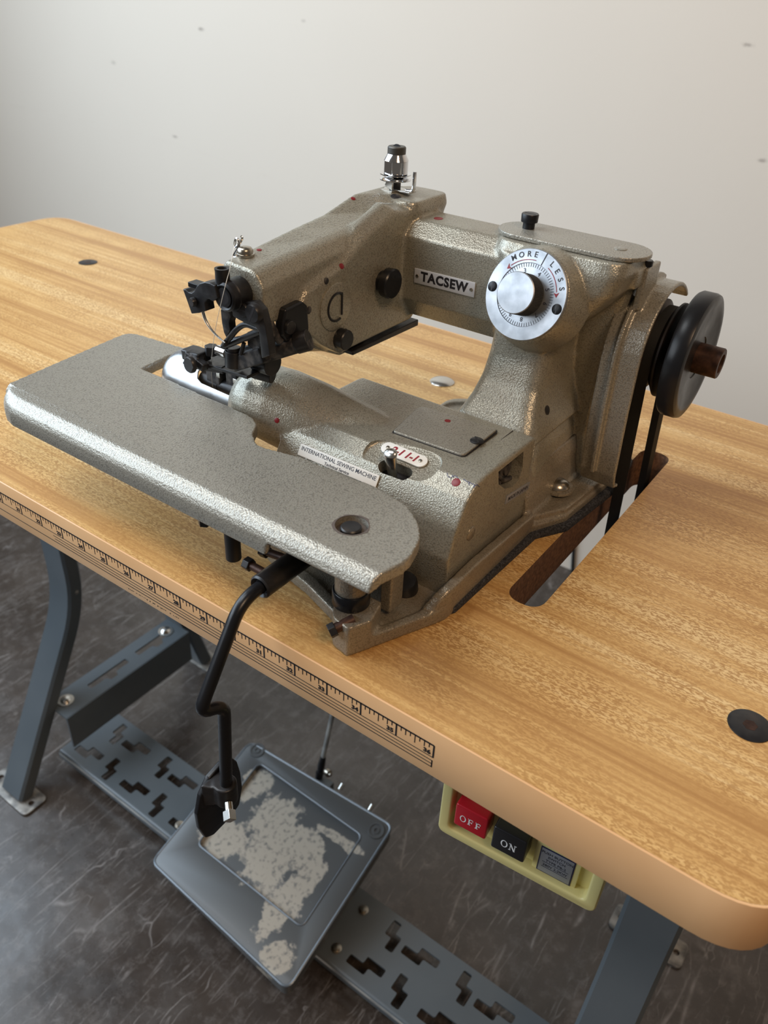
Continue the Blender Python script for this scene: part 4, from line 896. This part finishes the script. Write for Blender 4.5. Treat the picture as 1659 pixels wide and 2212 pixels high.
c = Y(420, 652, .0675); slotscrew(c, (-.2, -1, 0), .0030, .0025, M_BLKM, 'clamp_screw', ar)
nd = obj('needle', tube(nb(), [Y(u, v, .0730) for u, v in ((438,673),(443,690),(452,706),(465,722),(477,733),(486,740))], [.0011, .0010, .0008, .0007, .0006, .0004], 10, 1), M_STEEL, mach, label='thin curved steel needle')
# thread guide loop and screw on the nose
c, n_ = hit(530, 551, armo)
obj('guide_washer', lathe(nb(), c-Vector((0,0,.0005)), (0,0,1), [(.0058, 0), (.0058, .0016), (.0050, .0020), (0, .0020)], 24), M_NICKEL, mach, 40)
gs = obj('guide_screw', lathe(nb(), c+Vector((0,0,.0012)), (0,0,1), [(.0050, 0), (.0050, .0022), (.0040, .0036), (.0015, .0042), (0, .0042)], 24), M_NICKEL, mach, 45, label='brassy worn screw head')
cy_ = c.y
loop = [c+Vector((-.002, -.002, .0015))] + [Y(u, v, cy_-.002) for u, v in ((512,556),(504,554),(508,546),(514,537),(517,528),(515,518),(511,514),(508,520),(507,530),(509,535),(513,530))] + [Y(u, v, cy_) for u, v in ((519,524),(524,514),(521,510))]
obj('thread_guide_loop', tube(nb(), loop, .0008, 10, 2), M_CHROME, mach, label='chrome wire thread loop')
# ------------------------------------------------ tension assembly on the head
c, n_ = hit(853, 409, armo); tz = c.z-.0003; tx, ty = c.x, c.y
br = obj('tension_bracket', box(nb(), tx-.0065, tx+.016, ty-.0045, ty+.0045, tz, tz+.0014), M_STEEL, mach, bevel=.0004, label='bent steel tension bracket')
a_ = Vector((tx, ty-.0045, tz)); 
fp = [U(u, v, y=ty-.0085) for u, v in ((831,400),(846,411),(848,374),(842,371))]
bm = prism(nb(), fp, (.0004, .0014, 0)); box(bm, tx-.006, tx+.004, ty-.010, ty-.004, tz, tz+.0012)
obj('bracket_prong', bm, M_STEEL, br)
obj('bracket_prong', tube(nb(), [(tx+.010, ty, tz+.0010), (tx+.0155, ty, tz+.0012), (tx+.0168, ty, tz+.004), (tx+.0168, ty, tz+.0150)], .0014, 10, 2), M_CHROME, br)
td = obj('tension_post', lathe(nb(), (tx, ty, tz+.001), (0,0,1), [(.0042, 0), (.0042, .007), (.0030, .007), (.0030, .012)], 24), M_LINT, mach, 40)
bm = lathe(nb(), (tx, ty, tz+.0072), (0,0,1), [(.0040, .0016), (.0106, .0004), (.0116, 0), (.0116, .0005), (.0102, .0014), (.0040, .0024)], 40); lathe(bm, (tx, ty, tz+.0106), (0,0,1), [(.0040, -.0012), (.0102, -.0004), (.0116, .0004), (.0116, .0010), (.0106, .0008), (.0040, .0004)], 40)
obj('tension_discs', bm, M_CHROME, td, 40)
obj('tension_sleeve', lathe(nb(), (tx, ty, tz+.0112), (0,0,1), [(.0070, 0), (.0088, .0004), (.0088, .0090), (.0091, .0093), (.0070, .0132), (.0068, .0138), (.0, .0138)], 48), M_CHROME, td, 25, label='polished chrome tension sleeve')
obj('tension_cap', lathe(nb(), (tx, ty, tz+.0248), (0,0,1), [(.0062, 0), (.0067, .0004), (.0067, .0044), (.0061, .0051), (0, .0053)], 40), M_KNURL, td, 30)
obj('cap_blade', prism(nb(), [(tx-.0034, ty-.0006, tz+.0299), (tx+.0034, ty-.0006, tz+.0299), (tx+.0010, ty-.0006, tz+.0312), (tx-.0010, ty-.0006, tz+.0312)], (0, .0012, 0)), M_BLKM, td)
# thread from the nose loop down to the work
obj('sewing_thread', tube(nb(), [loop[8], Y(497, 580, .076), Y(489, 608, .0665), Y(478, 652, .0665), Y(466, 705, .070), Y(458, 760, .082), Y(456, 800, .100), Y(459, 835, .112), Y(464, 848, .113)], .00016, 6, 1), M_THREAD, mach, 60, label='fine pale sewing thread')
# ---------------------------------------------------------------- everything was laid out from the table top: set it on the floor
for o in ROOTS: o.location.z += TZ
